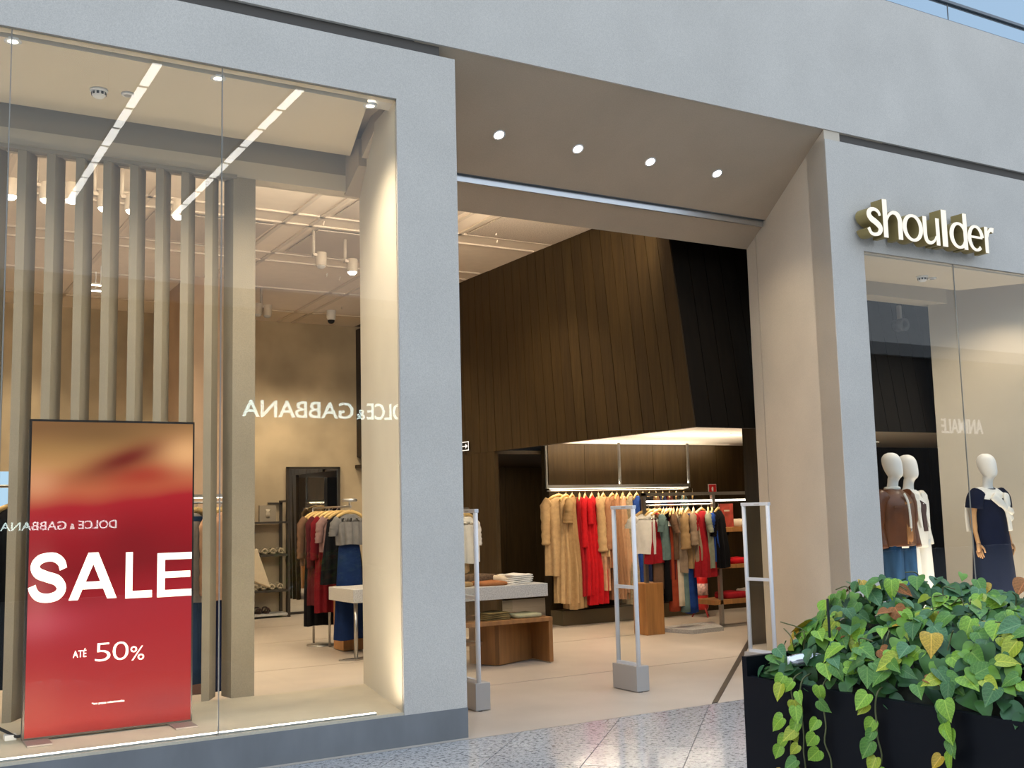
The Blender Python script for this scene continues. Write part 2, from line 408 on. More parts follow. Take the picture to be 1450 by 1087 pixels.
# lamps over the hall: rows of louvred segments hung on cables
def hall_row(x, label):
    t = thing('linear_lamp', label, 'lamp', (x, -5.6, 8.0), group='linear lamps over the hall')
    me_h = MB().box((-.075, -.46, .02), (.075, .46, .09)).mesh('housing', white_p)
    dm = MB()
    for k in range(11): dm.box((-.065, -.44+k*.082, 0), (.065, -.44+k*.082+.05, .02))
    me_d = dm.mesh('diffuser', led_hall)
    for k in range(8):
        y = -3.7+k*1.0
        h = link('housing', me_h, t, (0, y, 0)); link('diffuser', me_d, h)
    MB().box((-.01, -4.4, .09), (.01, 4.0, .12)).build('rail', alu, t)
    for yy in (-4.0, 0, 3.6): MB().tube([(0, yy, .1), (0, yy, 1.4)], .004, 5).build('cable', steel, t)
hall_row(3.42, 'left row of louvred linear lamps over the hall, left of the window joint in reflection')
hall_row(5.55, 'right row of louvred linear lamps over the hall, right of the window joint in reflection')

# ceiling grid and rails of the store
def rail(x0, y0, x1, y1, wd=.05, name='ceiling_rail'):
    return MB().bar((x0, y0, 4.642), (x1, y1, 4.642), wd, .02).build(name, rail_m, cg)
cg = thing('ceiling_rail_grid', 'cream metal rails and perforated panels under the store ceiling', 'ceiling grid', (0, 8.3, 0)); cg.location = (0, 0, 0)
for xa, xb_ in ((1.02, 1.02), (2.30, 2.30), (3.72, 3.86), (4.02, 4.16), (5.36, 5.66), (5.62, 5.90)):
    rail(xa, 8.35, xb_, 16.8, .045)
for yy in (9.75, 10.62, 11.0, 12.35, 12.75, 14.3, 15.9):
    rail(-2.5, yy, 6.9, yy, .05)
for (xa, xb_, ya, yb_) in ((-2.0, .9, 8.5, 9.6), (1.15, 2.2, 8.5, 9.6), (2.4, 3.65, 8.5, 9.7), (4.15, 5.3, 8.6, 10.5), (5.75, 6.9, 8.6, 10.55), (4.2, 5.4, 11.1, 12.2), (2.45, 3.7, 11.1, 12.2)):
    MB().box((xa, ya, 4.628), (xb_, yb_, 4.64)).build('perforated_panel', perf_m, cg)
for k in range(26):
    x = -1.5+R.random()*8; y = 9+R.random()*7
    MB().tube([(x, y, 4.60), (x+.01, y, 4.65)], .01, 5).build('bracket', rail_m, cg)

# ------------------------------------------------------------------ dark timber volume, plank by plank
wm = [wood_d, wood_d2, wood_d3, wood_d]
vol = root_struct('wall_timber')
struct(MB().box((7.02, 8.62, 2.47), (16.9, 17.0, 4.6)).build('wall_core', wood_d3, vol))
XB = 6.95; z0, z1 = 2.29, 4.655; y = 8.19; k = 0
def lean(yv): return max(.02, .142-.112*(yv-8.2)/4.3)
while y < 15.2:
    y2 = y+.205; s1 = lean(y); s2 = lean(y2); dz = z1-z0; g = .005
    j = R.uniform(0, .006)
    p = [(XB-j, y+g, z0), (XB-j, y2-g, z0), (XB-j, y2-g+s2*dz, z1), (XB-j, y+g+s1*dz, z1)]
    MB().hexa(p, [(a+.06, b, c) for a, b, c in p]).build('plank', R.choice(wm), vol); y = y2
wood_k = mat('shaded_front_wood', (.006, .0042, .0025), .6, var=.3, vscale=5, stretch=(4, 4, .35), spec=.12)  # same timber as the side; shade of the unlit front put into its colour
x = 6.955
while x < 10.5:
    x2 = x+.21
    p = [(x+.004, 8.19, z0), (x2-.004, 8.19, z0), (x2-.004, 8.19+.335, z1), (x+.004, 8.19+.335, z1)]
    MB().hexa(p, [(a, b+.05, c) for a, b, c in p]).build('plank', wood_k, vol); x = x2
# underside of the volume
struct(MB().box((6.97, 8.24, 2.43), (16.9, 12.57, 2.47)).build('ceiling', mat('white_ceiling', (.78, .74, .66), .9)))
struct(MB().box((6.99, 12.76, 2.29), (16.9, 16.9, 2.34)).build('ceiling', wood_d3))
# lower wall under the far part of the volume
lw = root_struct('wall_lower')
y = 12.14
while y < 13.9:
    y2 = y+.205
    MB().hexa([(XB+.01+.06*(y-12.14), y+.004, 0), (XB+.07+.06*(y-12.14), y+.004, 0), (XB+.07, y2-.004, 0), (XB+.01, y2-.004, 0)], [(XB, y+.004, 2.29), (XB+.06, y+.004, 2.29), (XB+.06, y2-.004, 2.29), (XB, y2-.004, 2.29)]).build('plank', R.choice(wm), lw); y = y2
# back wall behind the rack with plinth; dark wall further back
bw = root_struct('wall_rack')
struct(MB().box((8.04, 12.60, 0), (16.9, 12.75, 2.43)).build('wall_core', wood_d3, bw))
x = 8.04
while x < 16.5:
    MB().box((x+.003, 12.57, .19), (x+.597, 12.60, 2.43)).build('panel', R.choice([wood_d2, wood_d]), bw); x += .6
struct(MB().box((8.03, 12.30, 0), (10.48, 12.60, .19)).build('baseboard_rack', mat('plinth_bronze', (.12, .09, .045), .5)))
dw = root_struct('wall_far')
x = 7.25
while x < 12:
    MB().box((x+.003, 16.5, 0), (x+.597, 16.6, 2.3)).build('panel', R.choice([wood_d, wood_d2]), dw); x += .6
struct(MB().prism([(8.475, 9.2), (9.6, 9.2), (9.6, 9.5), (8.77, 9.5)], 0, 2.43).build('wall_pier', wood_d3))
# cove light over the rack wall and fill beams added below the volume for the far wall
lamp('AREA', 'unseen_area_light', (9.4, 12.32, 2.415), 12, WARM, (9.4, 12.62, 2.25), shape='RECTANGLE', size=3.4, size_y=.05)
for (x, y, e) in ((7.9, 14.6, 60), (9.6, 14.8, 40)):
    lamp('SPOT', 'downlight_or_fill_beam', (x, y, 2.25), e, WARM, (x+.1, y+1.2, .6), spot_size=math.radians(130), spot_blend=.8, shadow_soft_size=.08)
for x in (1.0, 2.0, 2.6):  # beams without fixtures, added behind the header to brighten the hung clothes
    lamp('SPOT', 'spot_or_fill_beam', (x, 8.45, 4.10), 55, WARM2, (x+.15, 9.4, 1.2), spot_size=math.radians(80), spot_blend=.8, shadow_soft_size=.06)
def downlight(name, label, loc, nrm=(0, 0, -1), rad=.045, energy=30, group=None, color=WARM2, ang=120, glow=None):
    t = thing(name, label, 'light', loc, group=group)
    t.rotation_euler = Vector(nrm).to_track_quat('-Z', 'Y').to_euler()
    MB().lathe([(rad*.98, -.004), (rad*1.25, -.006), (rad*1.25, .01), (rad*.98, .01)], 20, cap=False).build('trim_ring', white_p, t)
    MB().lathe([(.001, -.002), (rad, -.002), (rad, .004), (.001, .004)], 20).build('lens', glow or led_hot, t)
    if energy:
        n = Vector(nrm).normalized(); p = Vector(loc)+n*.03
        lamp('SPOT', 'downlight_or_fill_beam', p, energy, color, p+n, spot_size=math.radians(ang), spot_blend=.6, shadow_soft_size=.04)
    return t
downlight('ceiling_downlight', 'left of the two small downlights under the dark timber volume', (8.76, 10.5, 2.43), energy=22)
downlight('ceiling_downlight', 'right of the two small downlights under the dark timber volume', (9.42, 10.5, 2.43), energy=22)
downlight('ceiling_downlight', 'downlight above the mannequins seen through the right window', (13.2, 11.4, 2.43), energy=18)
for (x, y, e) in ((8.2, 11.5, 60), (9.3, 11.6, 60), (10.2, 9.9, 40), (7.9, 9.8, 40), (9.0, 9.9, 40)):  # further beams without fixtures, added to brighten floor and underside
    lamp('SPOT', 'downlight_or_fill_beam', (x, y, 2.40), e, WARM, (x+.1, y+.5, 0), spot_size=math.radians(120), spot_blend=.7, shadow_soft_size=.06)

# soffit downlights
ns = Vector((0, -.5746, -1)).normalized(); ns = Vector((0, -(4.90-4.322)/(7.765-6.78), -1)).normalized()
for k, nm in enumerate(('first soffit downlight from the left portal', 'second soffit downlight from the left portal', 'third soffit downlight from the left portal', 'fourth soffit downlight, nearest the right pilaster')):
    px, py = (4.334+.77*k, 7.376)
    pz = 4.90-(py-6.78)*(4.90-4.322)/(7.765-6.78)
    t = downlight('soffit_downlight', nm+', glowing in the sloped entrance soffit', (px, py, pz), ns, .042, 0)
    lamp('SPOT', 'downlight_or_fill_beam', (px, py, pz-.05), 55, WARM2, (px+.05, py+.25, 0), spot_size=math.radians(110), spot_blend=.8, shadow_soft_size=.05)

# ------------------------------------------------------------------ window slats
sa = math.radians(29); sd = Vector((math.sin(sa), math.cos(sa)))*.19
def slat_mesh():
    a = (-.057, 0); b = (0, 0); c = (sd.x, sd.y); e = (sd.x-.057, sd.y)
    return MB().prism([a, b, c, e], 0, 3.92).mesh('window_slat', slat_m)
sm = slat_mesh()
names = ['leftmost', 'second', 'third', 'fourth', 'fifth', 'sixth', 'seventh', 'eighth', 'ninth']
sx_ = [.722, .908, 1.097, 1.291, 1.478, 1.665, 1.850, 2.035, 2.215]
for k, x in enumerate(sx_):
    o = link('window_slat', sm, None, (x, 8.095, .217))
    tag(o, '%s of the nine speckled beige vertical slats, counted from the left edge' % names[k], 'slat', 'vertical slats behind the left window')
for x in (-.02, -.205, .165, .35, .535):
    o = link('window_slat', sm, None, (x, 8.095, .217)); tag(o, 'speckled beige slat left of the picture edge, beyond the screen', 'slat', 'slats beyond the left edge')
tag(MB().hexa([(2.375, 8.095, .217), (2.548, 8.095, .217), (2.60, 8.26, .217), (2.35, 8.26, .217)], [(2.375, 8.095, 4.135), (2.548, 8.095, 4.135), (2.60, 8.26, 4.135), (2.35, 8.26, 4.135)]).build('window_pillar', slat_m),
    'broad speckled beige pillar closing the row of slats on the right', 'pillar')

# display window lamps and detectors
for k, (x, nm) in enumerate(((.68, 'left'), (1.92, 'middle'), (3.0, 'right'), (-.6, 'far left'))):
    t = thing('window_downlight', '%s slim downlight in the front strip of the left window ceiling' % nm, 'light', (x, 6.90, 4.40))
    MB().lathe([(.03, -.003), (.05, -.004), (.05, .01), (.03, .01)], 16, cap=False).build('trim_ring', white_p, t)
    MB().lathe([(.001, -.001), (.032, -.001), (.032, .004), (.001, .004)], 16).build('lens', led_hot, t)
    lamp('SPOT', 'downlight_or_fill_beam', (min(x, 2.6), 7.0, 4.37), 60, WARM2, (min(x, 2.6)+.05, 7.6, 0), spot_size=math.radians(125), spot_blend=.7, shadow_soft_size=.05)
lamp('SPOT', 'downlight_or_fill_beam', (2.3, 7.0, 4.36), 80, WARM2, (3.3, 7.4, .8), spot_size=math.radians(120), spot_blend=.8, shadow_soft_size=.05)  # extra beam without a fixture, added to brighten the window reveal
for k, x in enumerate((8.5, 9.6, 10.5)):
    lamp('SPOT', 'downlight_or_fill_beam', (x, 7.0, 3.77), 62, WARM2, (x+.1, 7.5, 0), spot_size=math.radians(125), spot_blend=.7, shadow_soft_size=.05)
def detector(label, loc):
    t = thing('smoke_detector', label, 'smoke detector', loc)
    MB().lathe([(.058, 0), (.058, -.012), (.052, -.018)], 24).build('base', white_p, t)
    MB().lathe([(.046, -.018), (.046, -.038), (.030, -.055), (.012, -.058)], 24).build('chamber', white_p, t)
    v = MB()
    for k in range(10):
        a = 2*PI*k/10; v.box((.040, -.008, -.040), (.048, .008, -.022), Matrix.Rotation(a, 4, 'Z'))
    v.build('vent', black_p, t)
detector('white smoke detector on the left window ceiling', (1.27, 7.45, 4.40))
detector('white smoke detector on the right window ceiling', (9.216, 7.24, 3.795))
def disc(label, loc):
    t = thing('ceiling_sensor', label, 'sensor', loc)
    MB().lathe([(.042, 0), (.042, -.012), (.036, -.016)], 20).build('housing', white_p, t)
    MB().lathe([(.024, -.016), (.022, -.02), (.001, -.021)], 20).build('lens', grey_p, t)
disc('small flat round sensor beside the left smoke detector', (1.452, 7.43, 4.40))
disc('small flat round sensor beside the right smoke detector', (9.372, 7.245, 3.795))

# store spotlights on stems
spot_p = mat('spotlight_paint', (.50, .43, .35), .6)
def spotlight(label, loc, lit=True, aim=(0, -.05, -1), energy=40, hot=led_hot):
    t = thing('track_spotlight', label, 'spotlight', loc, group='spotlights under the store ceiling')
    MB().tube([(0, 0, .05), (0, 0, .32)], .018, 8).build('stem', spot_p, t)
    MB().box((-.012, -.03, .03), (.085, .03, .06)).build('bracket', spot_p, t)
    cx = .085
    MB().lathe([(.058, -.072), (.062, -.068), (.062, .075), (.055, .08)], 18, (cx, 0, 0)).build('lamp_head', spot_p, t)
    MB().lathe([(.001, -.106), (.03, -.100), (.048, -.084), (.052, -.072), (.001, -.07)], 18, (cx, 0, 0)).build('lens', hot if lit else grey_p, t)
    if lit and energy:
        p = Vector(loc)+Vector((cx, 0, -.13)); lamp('SPOT', 'spot_or_fill_beam', p, energy, WARM, p+Vector(aim), spot_size=math.radians(100), spot_blend=.7, shadow_soft_size=.05)
SP = [(.90, 9.82, 'leftmost lit spotlight behind the slats'), (1.18, 9.80, 'second lit spotlight behind the slats from the left'), (1.37, 9.72, 'largest glowing spotlight behind the slats, third from the left'), (1.66, 9.86, 'fourth lit spotlight behind the slats from the left'), (1.89, 9.84, 'fifth lit spotlight behind the slats from the left'), (2.30, 9.85, 'wide lit spotlight between the sixth and seventh slats')]
for x, y, lb in SP: spotlight(lb, (x, y, 4.33), True, (.1, .35, -1), 85)
spotlight('unlit spotlight right of the broad pillar', (4.18, 11.2, 4.33), False)
spotlight('lit spotlight right of the broad pillar', (4.61, 11.35, 4.33), True, (.2, .3, -1), 110)
spotlight('left of the two small unlit spotlights near the back ceiling', (4.45, 14.3, 4.33), False)
spotlight('right of the two small unlit spotlights near the back ceiling', (4.60, 14.35, 4.33), False)
for (x, y, e) in ((.3, 12.5, 150), (2.6, 12.8, 170), (5.6, 12.6, 120), (1.5, 15.4, 170), (4.9, 15.4, 210), (6.3, 15.2, 170), (5.5, 9.6, 95), (6.0, 10.4, 90)):  # fill beams without fixtures, added to raise the general light of the store
    lamp('SPOT', 'spot_or_fill_beam', (x, y, 4.4), e, WARM, (x+.05, y+.6, 0), spot_size=math.radians(120), spot_blend=.7, shadow_soft_size=.08)
t = thing('linear_lamp_pair', 'two short bright linear lamps behind the third slat', 'lamp', (2.34, 13.9, 4.4))
for dy in (0, .35):
    MB().box((-.02, dy, .01), (.25, dy+.04, .03)).build('housing', white_p, t)
    MB().box((-.015, dy+.004, 0), (.245, dy+.036, .01)).build('diffuser', led_hot, t)
    MB().bar((.1, dy+.02, .03), (.1, dy+.02, .25), .015).build('stem', white_p, t)
t = thing('security_camera', 'small dome camera with black lens near the back ceiling', 'camera', (6.1, 15.6, 4.5))
MB().lathe([(.07, .15), (.07, .04), (.06, 0)], 18).build('housing', white_p, t)
MB().lathe([(.055, 0), (.05, -.03), (.03, -.05), (.001, -.056)], 18).build('lens', black_p, t)
t = thing('security_camera', 'round black speaker-like camera inside the right window, high on dark wall', 'camera', (10.1, 8.24, 3.52))
MB().tube([(0, .1, 0), (0, -.03, -.01)], [.07, .075], 20).build('housing', mat('dark_grey_plastic', (.05, .055, .06), .5), t)
MB().tube([(0, -.028, -.01), (0, -.04, -.012)], [.045, .03], 16).build('lens', black_p, t)
MB().box((-.02, .02, .05), (.02, .06, .22)).build('bracket', grey_p, t)
# ------------------------------------------------------------------ CONTENT
# lettering of the shop sign: every letter its own part
XH, BASE = .262, 3.912
def ribbon(mbf, mbs, pts, closed=False, depth=.13):
    n = len(pts); L = []; Rr = []
    for i, (x, y, w_) in enumerate(pts):
        a = pts[(i-1) % n] if closed or i > 0 else pts[i]; b = pts[(i+1) % n] if closed or i < n-1 else pts[i]
        tx, ty = b[0]-a[0], b[1]-a[1]; q = math.hypot(tx, ty) or 1
        nx, ny = -ty/q*w_/2, tx/q*w_/2
        L.append((x+nx, y+ny)); Rr.append((x-nx, y-ny))
    m = n if closed else n-1
    P = [(p[0], 0, p[1]) for p in L]+[(p[0], 0, p[1]) for p in Rr]
    B = [(p[0], depth, p[2]) for p in P]
    ff = [(i, (i+1) % n, n+(i+1) % n, n+i) for i in range(m)]
    F = [(p[0], -.004, p[2]) for p in P]
    N = 2*n
    front = [tuple(q) for q in ff]
    mbf.add(F+P, front+[tuple(N+i for i in q) for q in ff]+[(i, (i+1) % n, N+(i+1) % n, N+i) for i in range(m)]+[(n+i, n+(i+1) % n, N+n+(i+1) % n, N+n+i) for i in range(m)])
    mbs.add(P+B, ff+[tuple(N+i for i in q) for q in ff]+[(i, (i+1) % n, N+(i+1) % n, N+i) for i in range(m)]+[(n+i, n+(i+1) % n, N+n+(i+1) % n, N+n+i) for i in range(m)])
    if not closed:
        for e in (0, n-1): mbs.add([P[e], P[n+e], B[n+e], B[e]], [(0, 1, 2, 3)]); mbf.add([F[e], F[n+e], P[n+e], P[e]], [(0, 1, 2, 3)])
def ell(cx, cy, rx, ry, a0, a1, thick, thin, n=28):
    out = []
    for i in range(n+1):
        a = math.radians(a0+(a1-a0)*i/n); out.append((cx+rx*math.cos(a), cy+ry*math.sin(a), thin+(thick-thin)*abs(math.cos(a))**1.5))
    return out
T = .185
def letters():
    s = catmull([(.66, .74, .10), (.60, .87, .115), (.42, .945, .12), (.22, .90, .16), (.135, .75, .20), (.23, .60, .215), (.45, .49, .22), (.62, .37, .215), (.66, .24, .19), (.56, .10, .14), (.36, .05, .115), (.20, .09, .12), (.09, .26, .13)], 5)
    o = ell(.52, .5, .42, .445, 0, 360, .19, .10, 40)[:-1]
    return [('s', .775, [(s, False)]),
            ('h', .86, [([(.10, 0, T), (.10, 1.36, T)], False), (catmull([(.17, .62, .05), (.27, .82, .09), (.45, .935, .12), (.64, .89, .17), (.74, .70, T), (.745, .45, T), (.745, 0, T)], 5), False)]),
            ('o', 1.06, [(o, True)]),
            ('u', .97, [(catmull([(.12, 1, T), (.12, .55, T), (.125, .30, T), (.20, .11, .16), (.40, .06, .12), (.60, .16, .09), (.70, .33, .05)], 5), False), ([(.80, 1, T), (.80, 0, T)], False)]),
            ('l', .30, [([(.14, 0, T), (.14, 1.36, T)], False)]),
            ('d', .93, [(ell(.46, .5, .37, .445, 30, 330, .19, .10, 34), False), ([(.80, 0, T), (.80, 1.36, T)], False)]),
            ('e', .92, [(ell(.48, .5, .38, .445, 6, 312, .19, .10, 34), False), ([(.14, .54, .085), (.86, .54, .085)], False)]),
            ('r', .55, [([(.12, 0, T), (.12, 1, T)], False), (catmull([(.19, .62, .06), (.28, .82, .11), (.40, .92, .15), (.56, .90, .20)], 4), False)])]
sg = thing('shop_sign', 'raised ivory lettering reading shoulder with gold sides on the right portal', 'sign', (7.70, 6.60, BASE))
xs = [7.70, 7.915, 8.175, 8.458, 8.728, 8.835, 9.103, 9.362]; xe = [7.90, 8.170, 8.452, 8.688, 8.80, 9.095, 9.345, 9.505]
for (nm, wu, strokes), xa, xb_ in zip(letters(), xs, xe):
    mf = MB(); ms = MB(); sxx = XH
    for pts, cl in strokes: ribbon(mf, ms, [(x*XH, y*XH, w_*XH) for x, y, w_ in pts], cl)
    x_min = min(p[0] for p in mf.v); x_max = max(p[0] for p in mf.v); kx = (xb_-xa)/(x_max-x_min)
    for q in (mf, ms): q.v = [((p[0]-x_min)*kx, p[1], p[2]) for p in q.v]
    o = ms.build('letter', letter_side, sg); o.location = (xa-7.70, 0, 0)
    g_ = mf.build('letter_face', letter_face, o)
    for zz in (.05, XH-.05):
        MB().tube([(kx*.05, .13, zz), (kx*.05, .165, zz)], .006, 6).build('standoff_pin', steel, o)

# signs on the far side of the hall, seen as reflections in the glass
def far_sign(label, words, z, h, yy=-9.98, m=sign_glow, depth=.04):
    t = thing('shop_sign', label, 'sign', (words[0][1], yy, z))
    for s, xl, xr, hh in words:
        me = text_mesh(s, m, .03, .008, (0, abs(xl-xr), 0, hh))
        o = link('lettering', me, t, (xl-words[0][1], 0, 0)); o.rotation_euler = (PI/2, 0, PI)
    return t
far_sign('glowing mirrored DOLCE & GABBANA sign reflected beside the pillar', [('DOLCE', 11.30, 10.08, .38), ('&', 10.02, 9.82, .23), ('GABBANA', 9.74, 7.12, .38)], 3.73, .4)
far_sign('small glowing DOLCE & GABBANA sign reflected across the red screen', [('DOLCE', 4.52, 3.79, .17), ('&', 3.71, 3.62, .11), ('GABBANA', 3.56, 2.35, .17)], 1.38, .17)
far_sign('faint ANIMALE sign reflected in the right window', [('ANIMALE', 32.5, 30.4, .48)], 3.72, .48, m=mat('sign_faint', (.8, .8, .8), .5, emit=(1, 1, 1), estr=2.2))

# ------------------------------------------------------------------ red sale screen
def screen_mat():
    m = bpy.data.materials.new('screen_picture'); m.use_nodes = True
    n = m.node_tree.nodes; l = m.node_tree.links; b = n['Principled BSDF']
    b.inputs['Base Color'].default_value = (.01, .005, .005, 1); b.inputs['Roughness'].default_value = .45; b.inputs['Specular IOR Level'].default_value = .1
    t = n.new('ShaderNodeTexCoord'); s = n.new('ShaderNodeSeparateXYZ'); l.new(t.outputs['Object'], s.inputs[0])
    def M(op, a, b_=None, c=None):
        x = n.new('ShaderNodeMath'); x.operation = op
        for i, v in enumerate((a, b_, c)):
            if v is None: continue
            if isinstance(v, (int, float)): x.inputs[i].default_value = v
            else: l.new(v, x.inputs[i])
        return x.outputs[0]
    u = M('DIVIDE', s.outputs['X'], .983); v = M('DIVIDE', s.outputs['Z'], 1.93)
    nz = n.new('ShaderNodeTexNoise'); nz.inputs['Scale'].default_value = 1.6; nz.inputs['Detail'].default_value = 1; l.new(t.outputs['Object'], nz.inputs[0])
    vv = M('ADD', v, M('MULTIPLY', M('SUBTRACT', nz.outputs[0], .5), .10))
    vv = M('ADD', vv, M('MULTIPLY', M('SUBTRACT', u, .5), -.05))
    r_ = n.new('ShaderNodeValToRGB'); l.new(vv, r_.inputs[0]); e = r_.color_ramp.elements
    st = [(0, (.36, .015, .010)), (.05, (.56, .025, .018)), (.16, (.46, .012, .014)), (.30, (.44, .008, .014)), (.40, (.42, .012, .022)), (.52, (.26, .005, .010)), (.62, (.34, .006, .013)), (.74, (.44, .014, .022)), (.80, (.62, .17, .07)), (.87, (.56, .28, .10)), (.93, (.42, .22, .075)), (1, (.25, .12, .045))]
    e[0].position = 0; e[0].color = (*st[0][1], 1); e[1].position = 1; e[1].color = (*st[-1][1], 1)
    for p, c in st[1:-1]:
        q = e.new(p); q.color = (*c, 1)
    def blob(u0, v0, ru, rv, rot=0):
        du = M('SUBTRACT', u, u0); dv = M('SUBTRACT', v, v0); dv = M('ADD', dv, M('MULTIPLY', du, rot))
        q = M('ADD', M('POWER', M('ABSOLUTE', M('DIVIDE', du, ru)), 2.0), M('POWER', M('ABSOLUTE', M('DIVIDE', dv, rv)), 2.0))
        return M('POWER', 2.718, M('MULTIPLY', q, -1.0))
    last = r_.outputs[0]
    for (fac, col, amt) in ((blob(.42, .97, .32, .05), (.20, .10, .035), .7), (blob(.72, .83, .38, .055, -.05), (.42, .02, .014), .85), (blob(.58, .882, .30, .042, -.18), (.17, .010, .008), .95), (blob(.97, .90, .17, .06), (.95, .50, .22), .8), (blob(.03, .80, .13, .05), (.85, .42, .22), .55), (blob(.06, .36, .22, .05), (.62, .07, .10), .7), (blob(.05, .46, .10, .12), (.72, .22, .20), .35), (blob(.03, .10, .20, .10), (.70, .12, .07), .4), (blob(.62, .60, .25, .10), (.20, .006, .010), .55), (blob(.85, .08, .3, .05), (.36, .02, .03), .6)):
        mx = n.new('ShaderNodeMix'); mx.data_type = 'RGBA'; l.new(M('MULTIPLY', fac, amt), mx.inputs[0]); l.new(last, mx.inputs[6]); mx.inputs[7].default_value = (*col, 1); last = mx.outputs[2]
    l.new(last, b.inputs['Emission Color']); b.inputs['Emission Strength'].default_value = 1.0
    return m
scr = thing('sale_screen', 'tall red and gold light box screen reading SALE on the left window sill', 'screen', (.893, 7.30, .217))
SW, SH = .985, 1.93
MB().box((-.012, .004, .012), (SW+.012, .06, SH+.014)).build('frame', mat('screen_frame', (.06, .05, .045), .35, .8), scr)
pic = MB().box((0, 0, .024), (SW, .008, SH)).build('picture', screen_mat(), scr)
lt = mat('screen_text', (.9, .88, .8), .5, emit=(1, .93, .78), estr=.92)
def stext(s, x0, x1, za, zb, off=.01):
    o = link('lettering', text_mesh(s, lt, .003, off, (x0-.893, x1-.893, za-.217, zb-.217)), scr, (0, -.001, 0)); o.rotation_euler = UP; return o
def slet(polys, x0, x1, za, zb):
    q = MB()
    for p in polys:
        V = [((x0-.893)+x*(x1-x0), za-.217+z*(zb-za)) for x, z in p]; n_ = len(V)
        q.add([(x, 0, z) for x, z in V]+[(x, -.003, z) for x, z in V], [tuple(range(n_)), tuple(range(2*n_-1, n_-1, -1))]+[(i, (i+1) % n_, n_+(i+1) % n_, n_+i) for i in range(n_)])
    o = link('lettering', q.mesh('lettering', lt), scr); return o
def quads(pts):
    L_ = []; n_ = len(pts)
    for i, (x, y, w_) in enumerate(pts):
        a_ = pts[max(i-1, 0)]; b__ = pts[min(i+1, n_-1)]; tx, ty = b__[0]-a_[0], b__[1]-a_[1]; q_ = math.hypot(tx, ty); L_.append(((x-ty/q_*w_/2, y+tx/q_*w_/2), (x+ty/q_*w_/2, y-tx/q_*w_/2)))
    return [[L_[i][0], L_[i+1][0], L_[i+1][1], L_[i][1]] for i in range(n_-1)]
Sp = catmull([(.90, .66, .20), (.84, .80, .20), (.68, .895, .19), (.48, .91, .18), (.27, .86, .20), (.16, .73, .23), (.24, .60, .23), (.48, .515, .22), (.74, .435, .23), (.86, .28, .24), (.75, .14, .20), (.50, .09, .18), (.26, .13, .19), (.13, .24, .20), (.09, .34, .20)], 5)
slet(quads(Sp), .894, 1.114, 1.035, 1.338)
slet([[(0, 0), (.19, 0), (.60, 1), (.39, 1)], [(.40, 1), (.60, 1), (1, 0), (.80, 0)], [(.22, .22), (.78, .22), (.72, .38), (.28, .38)]], 1.125, 1.410, 1.040, 1.328)
slet([[(0, 0), (.26, 0), (.26, 1), (0, 1)], [(.26, 0), (1, 0), (1, .155), (.26, .155)]], 1.462, 1.626, 1.032, 1.322)
slet([[(0, 0), (.22, 0), (.22, 1), (0, 1)], [(.22, 0), (1, 0), (1, .155), (.22, .155)], [(.22, .43), (.96, .43), (.96, .575), (.22, .575)], [(.22, .845), (1, .845), (1, 1), (.22, 1)]], 1.658, 1.877, 1.028, 1.308)
stext('5', 1.287, 1.378, .657, .768, -.014); stext('0', 1.392, 1.487, .655, .768, -.014); stext('%', 1.499, 1.583, .645, .733, -.005)
stext('ATÉ', 1.157, 1.236, .692, .745, .005); stext('*em peças selecionadas', 1.273, 1.467, .394, .412, .0)
for xx in (.0, SW-.13):
    MB().box((xx-.005, -.18, 0), (xx+.135, .16, .012)).build('foot', mat('foot_steel', (.34, .29, .26), .5, .4), scr, .003)
tag(MB().tube(catmull([(.62, 7.62, .225), (.72, 7.55, .30), (.80, 7.50, .27), (.86, 7.42, .24), (.90, 7.38, .25)], 6), .010, 6).build('power_cable', black_p), 'black power cable curling behind the red screen', 'cable')
tag(MB().box((.80, 7.42, .217), (.87, 7.50, .25)).build('power_plug', white_p, None, .006), 'small white plug behind the lower left of the red screen', 'plug')

# ------------------------------------------------------------------ anti-theft gates
def gate(label, x, y, rz=0):
    t = thing('security_gate', label, 'gate', (x, y, 0), rz, 'anti theft gates at the entrance')
    MB().box((-.005, .0, .005), (.125, .34, .212)).build('base', grey_p, t, .004)
    MB().box((.02, -.003, 0), (.05, .345, .006)).build('foot', black_p, t)
    fx = .035; H = 1.545
    for yy in (.02, .30): MB().tube([(fx, yy, .02 if yy < .1 else .2), (fx, yy, H-.01)], .019, 10).build('post', white_g, t)
    MB().box((fx-.019, .0, H-.03), (fx+.019, .32, H)).build('top_bar', white_g, t, .004)
    MB().box((fx-.016, .02, .845), (fx+.016, .30, .872)).build('cross_bar', white_g, t)
    MB().box((fx-.019, .02, .212), (fx+.019, .30, .235)).build('bottom_bar', white_g, t)
    MB().box((fx-.004, .03, .235), (fx+.004, .295, H-.03)).build('clear_panel', acrylic, t)
    MB().box((fx-.02, .10, H-.018), (fx-.018, .16, H-.012)).build('indicator', grey_p, t)
    for zz in (.08, .15): MB().box((.1, -.001, zz), (.108, .001, zz+.008)).build('screw', steel, t)
gate('white framed security gate half hidden behind the left portal', 4.12, 7.56)
gate('white framed security gate standing free in the middle of the entrance', 5.60, 7.48)
gate('white framed security gate in front of the right entrance wall, behind the planter', 6.955, 7.28, math.radians(6))

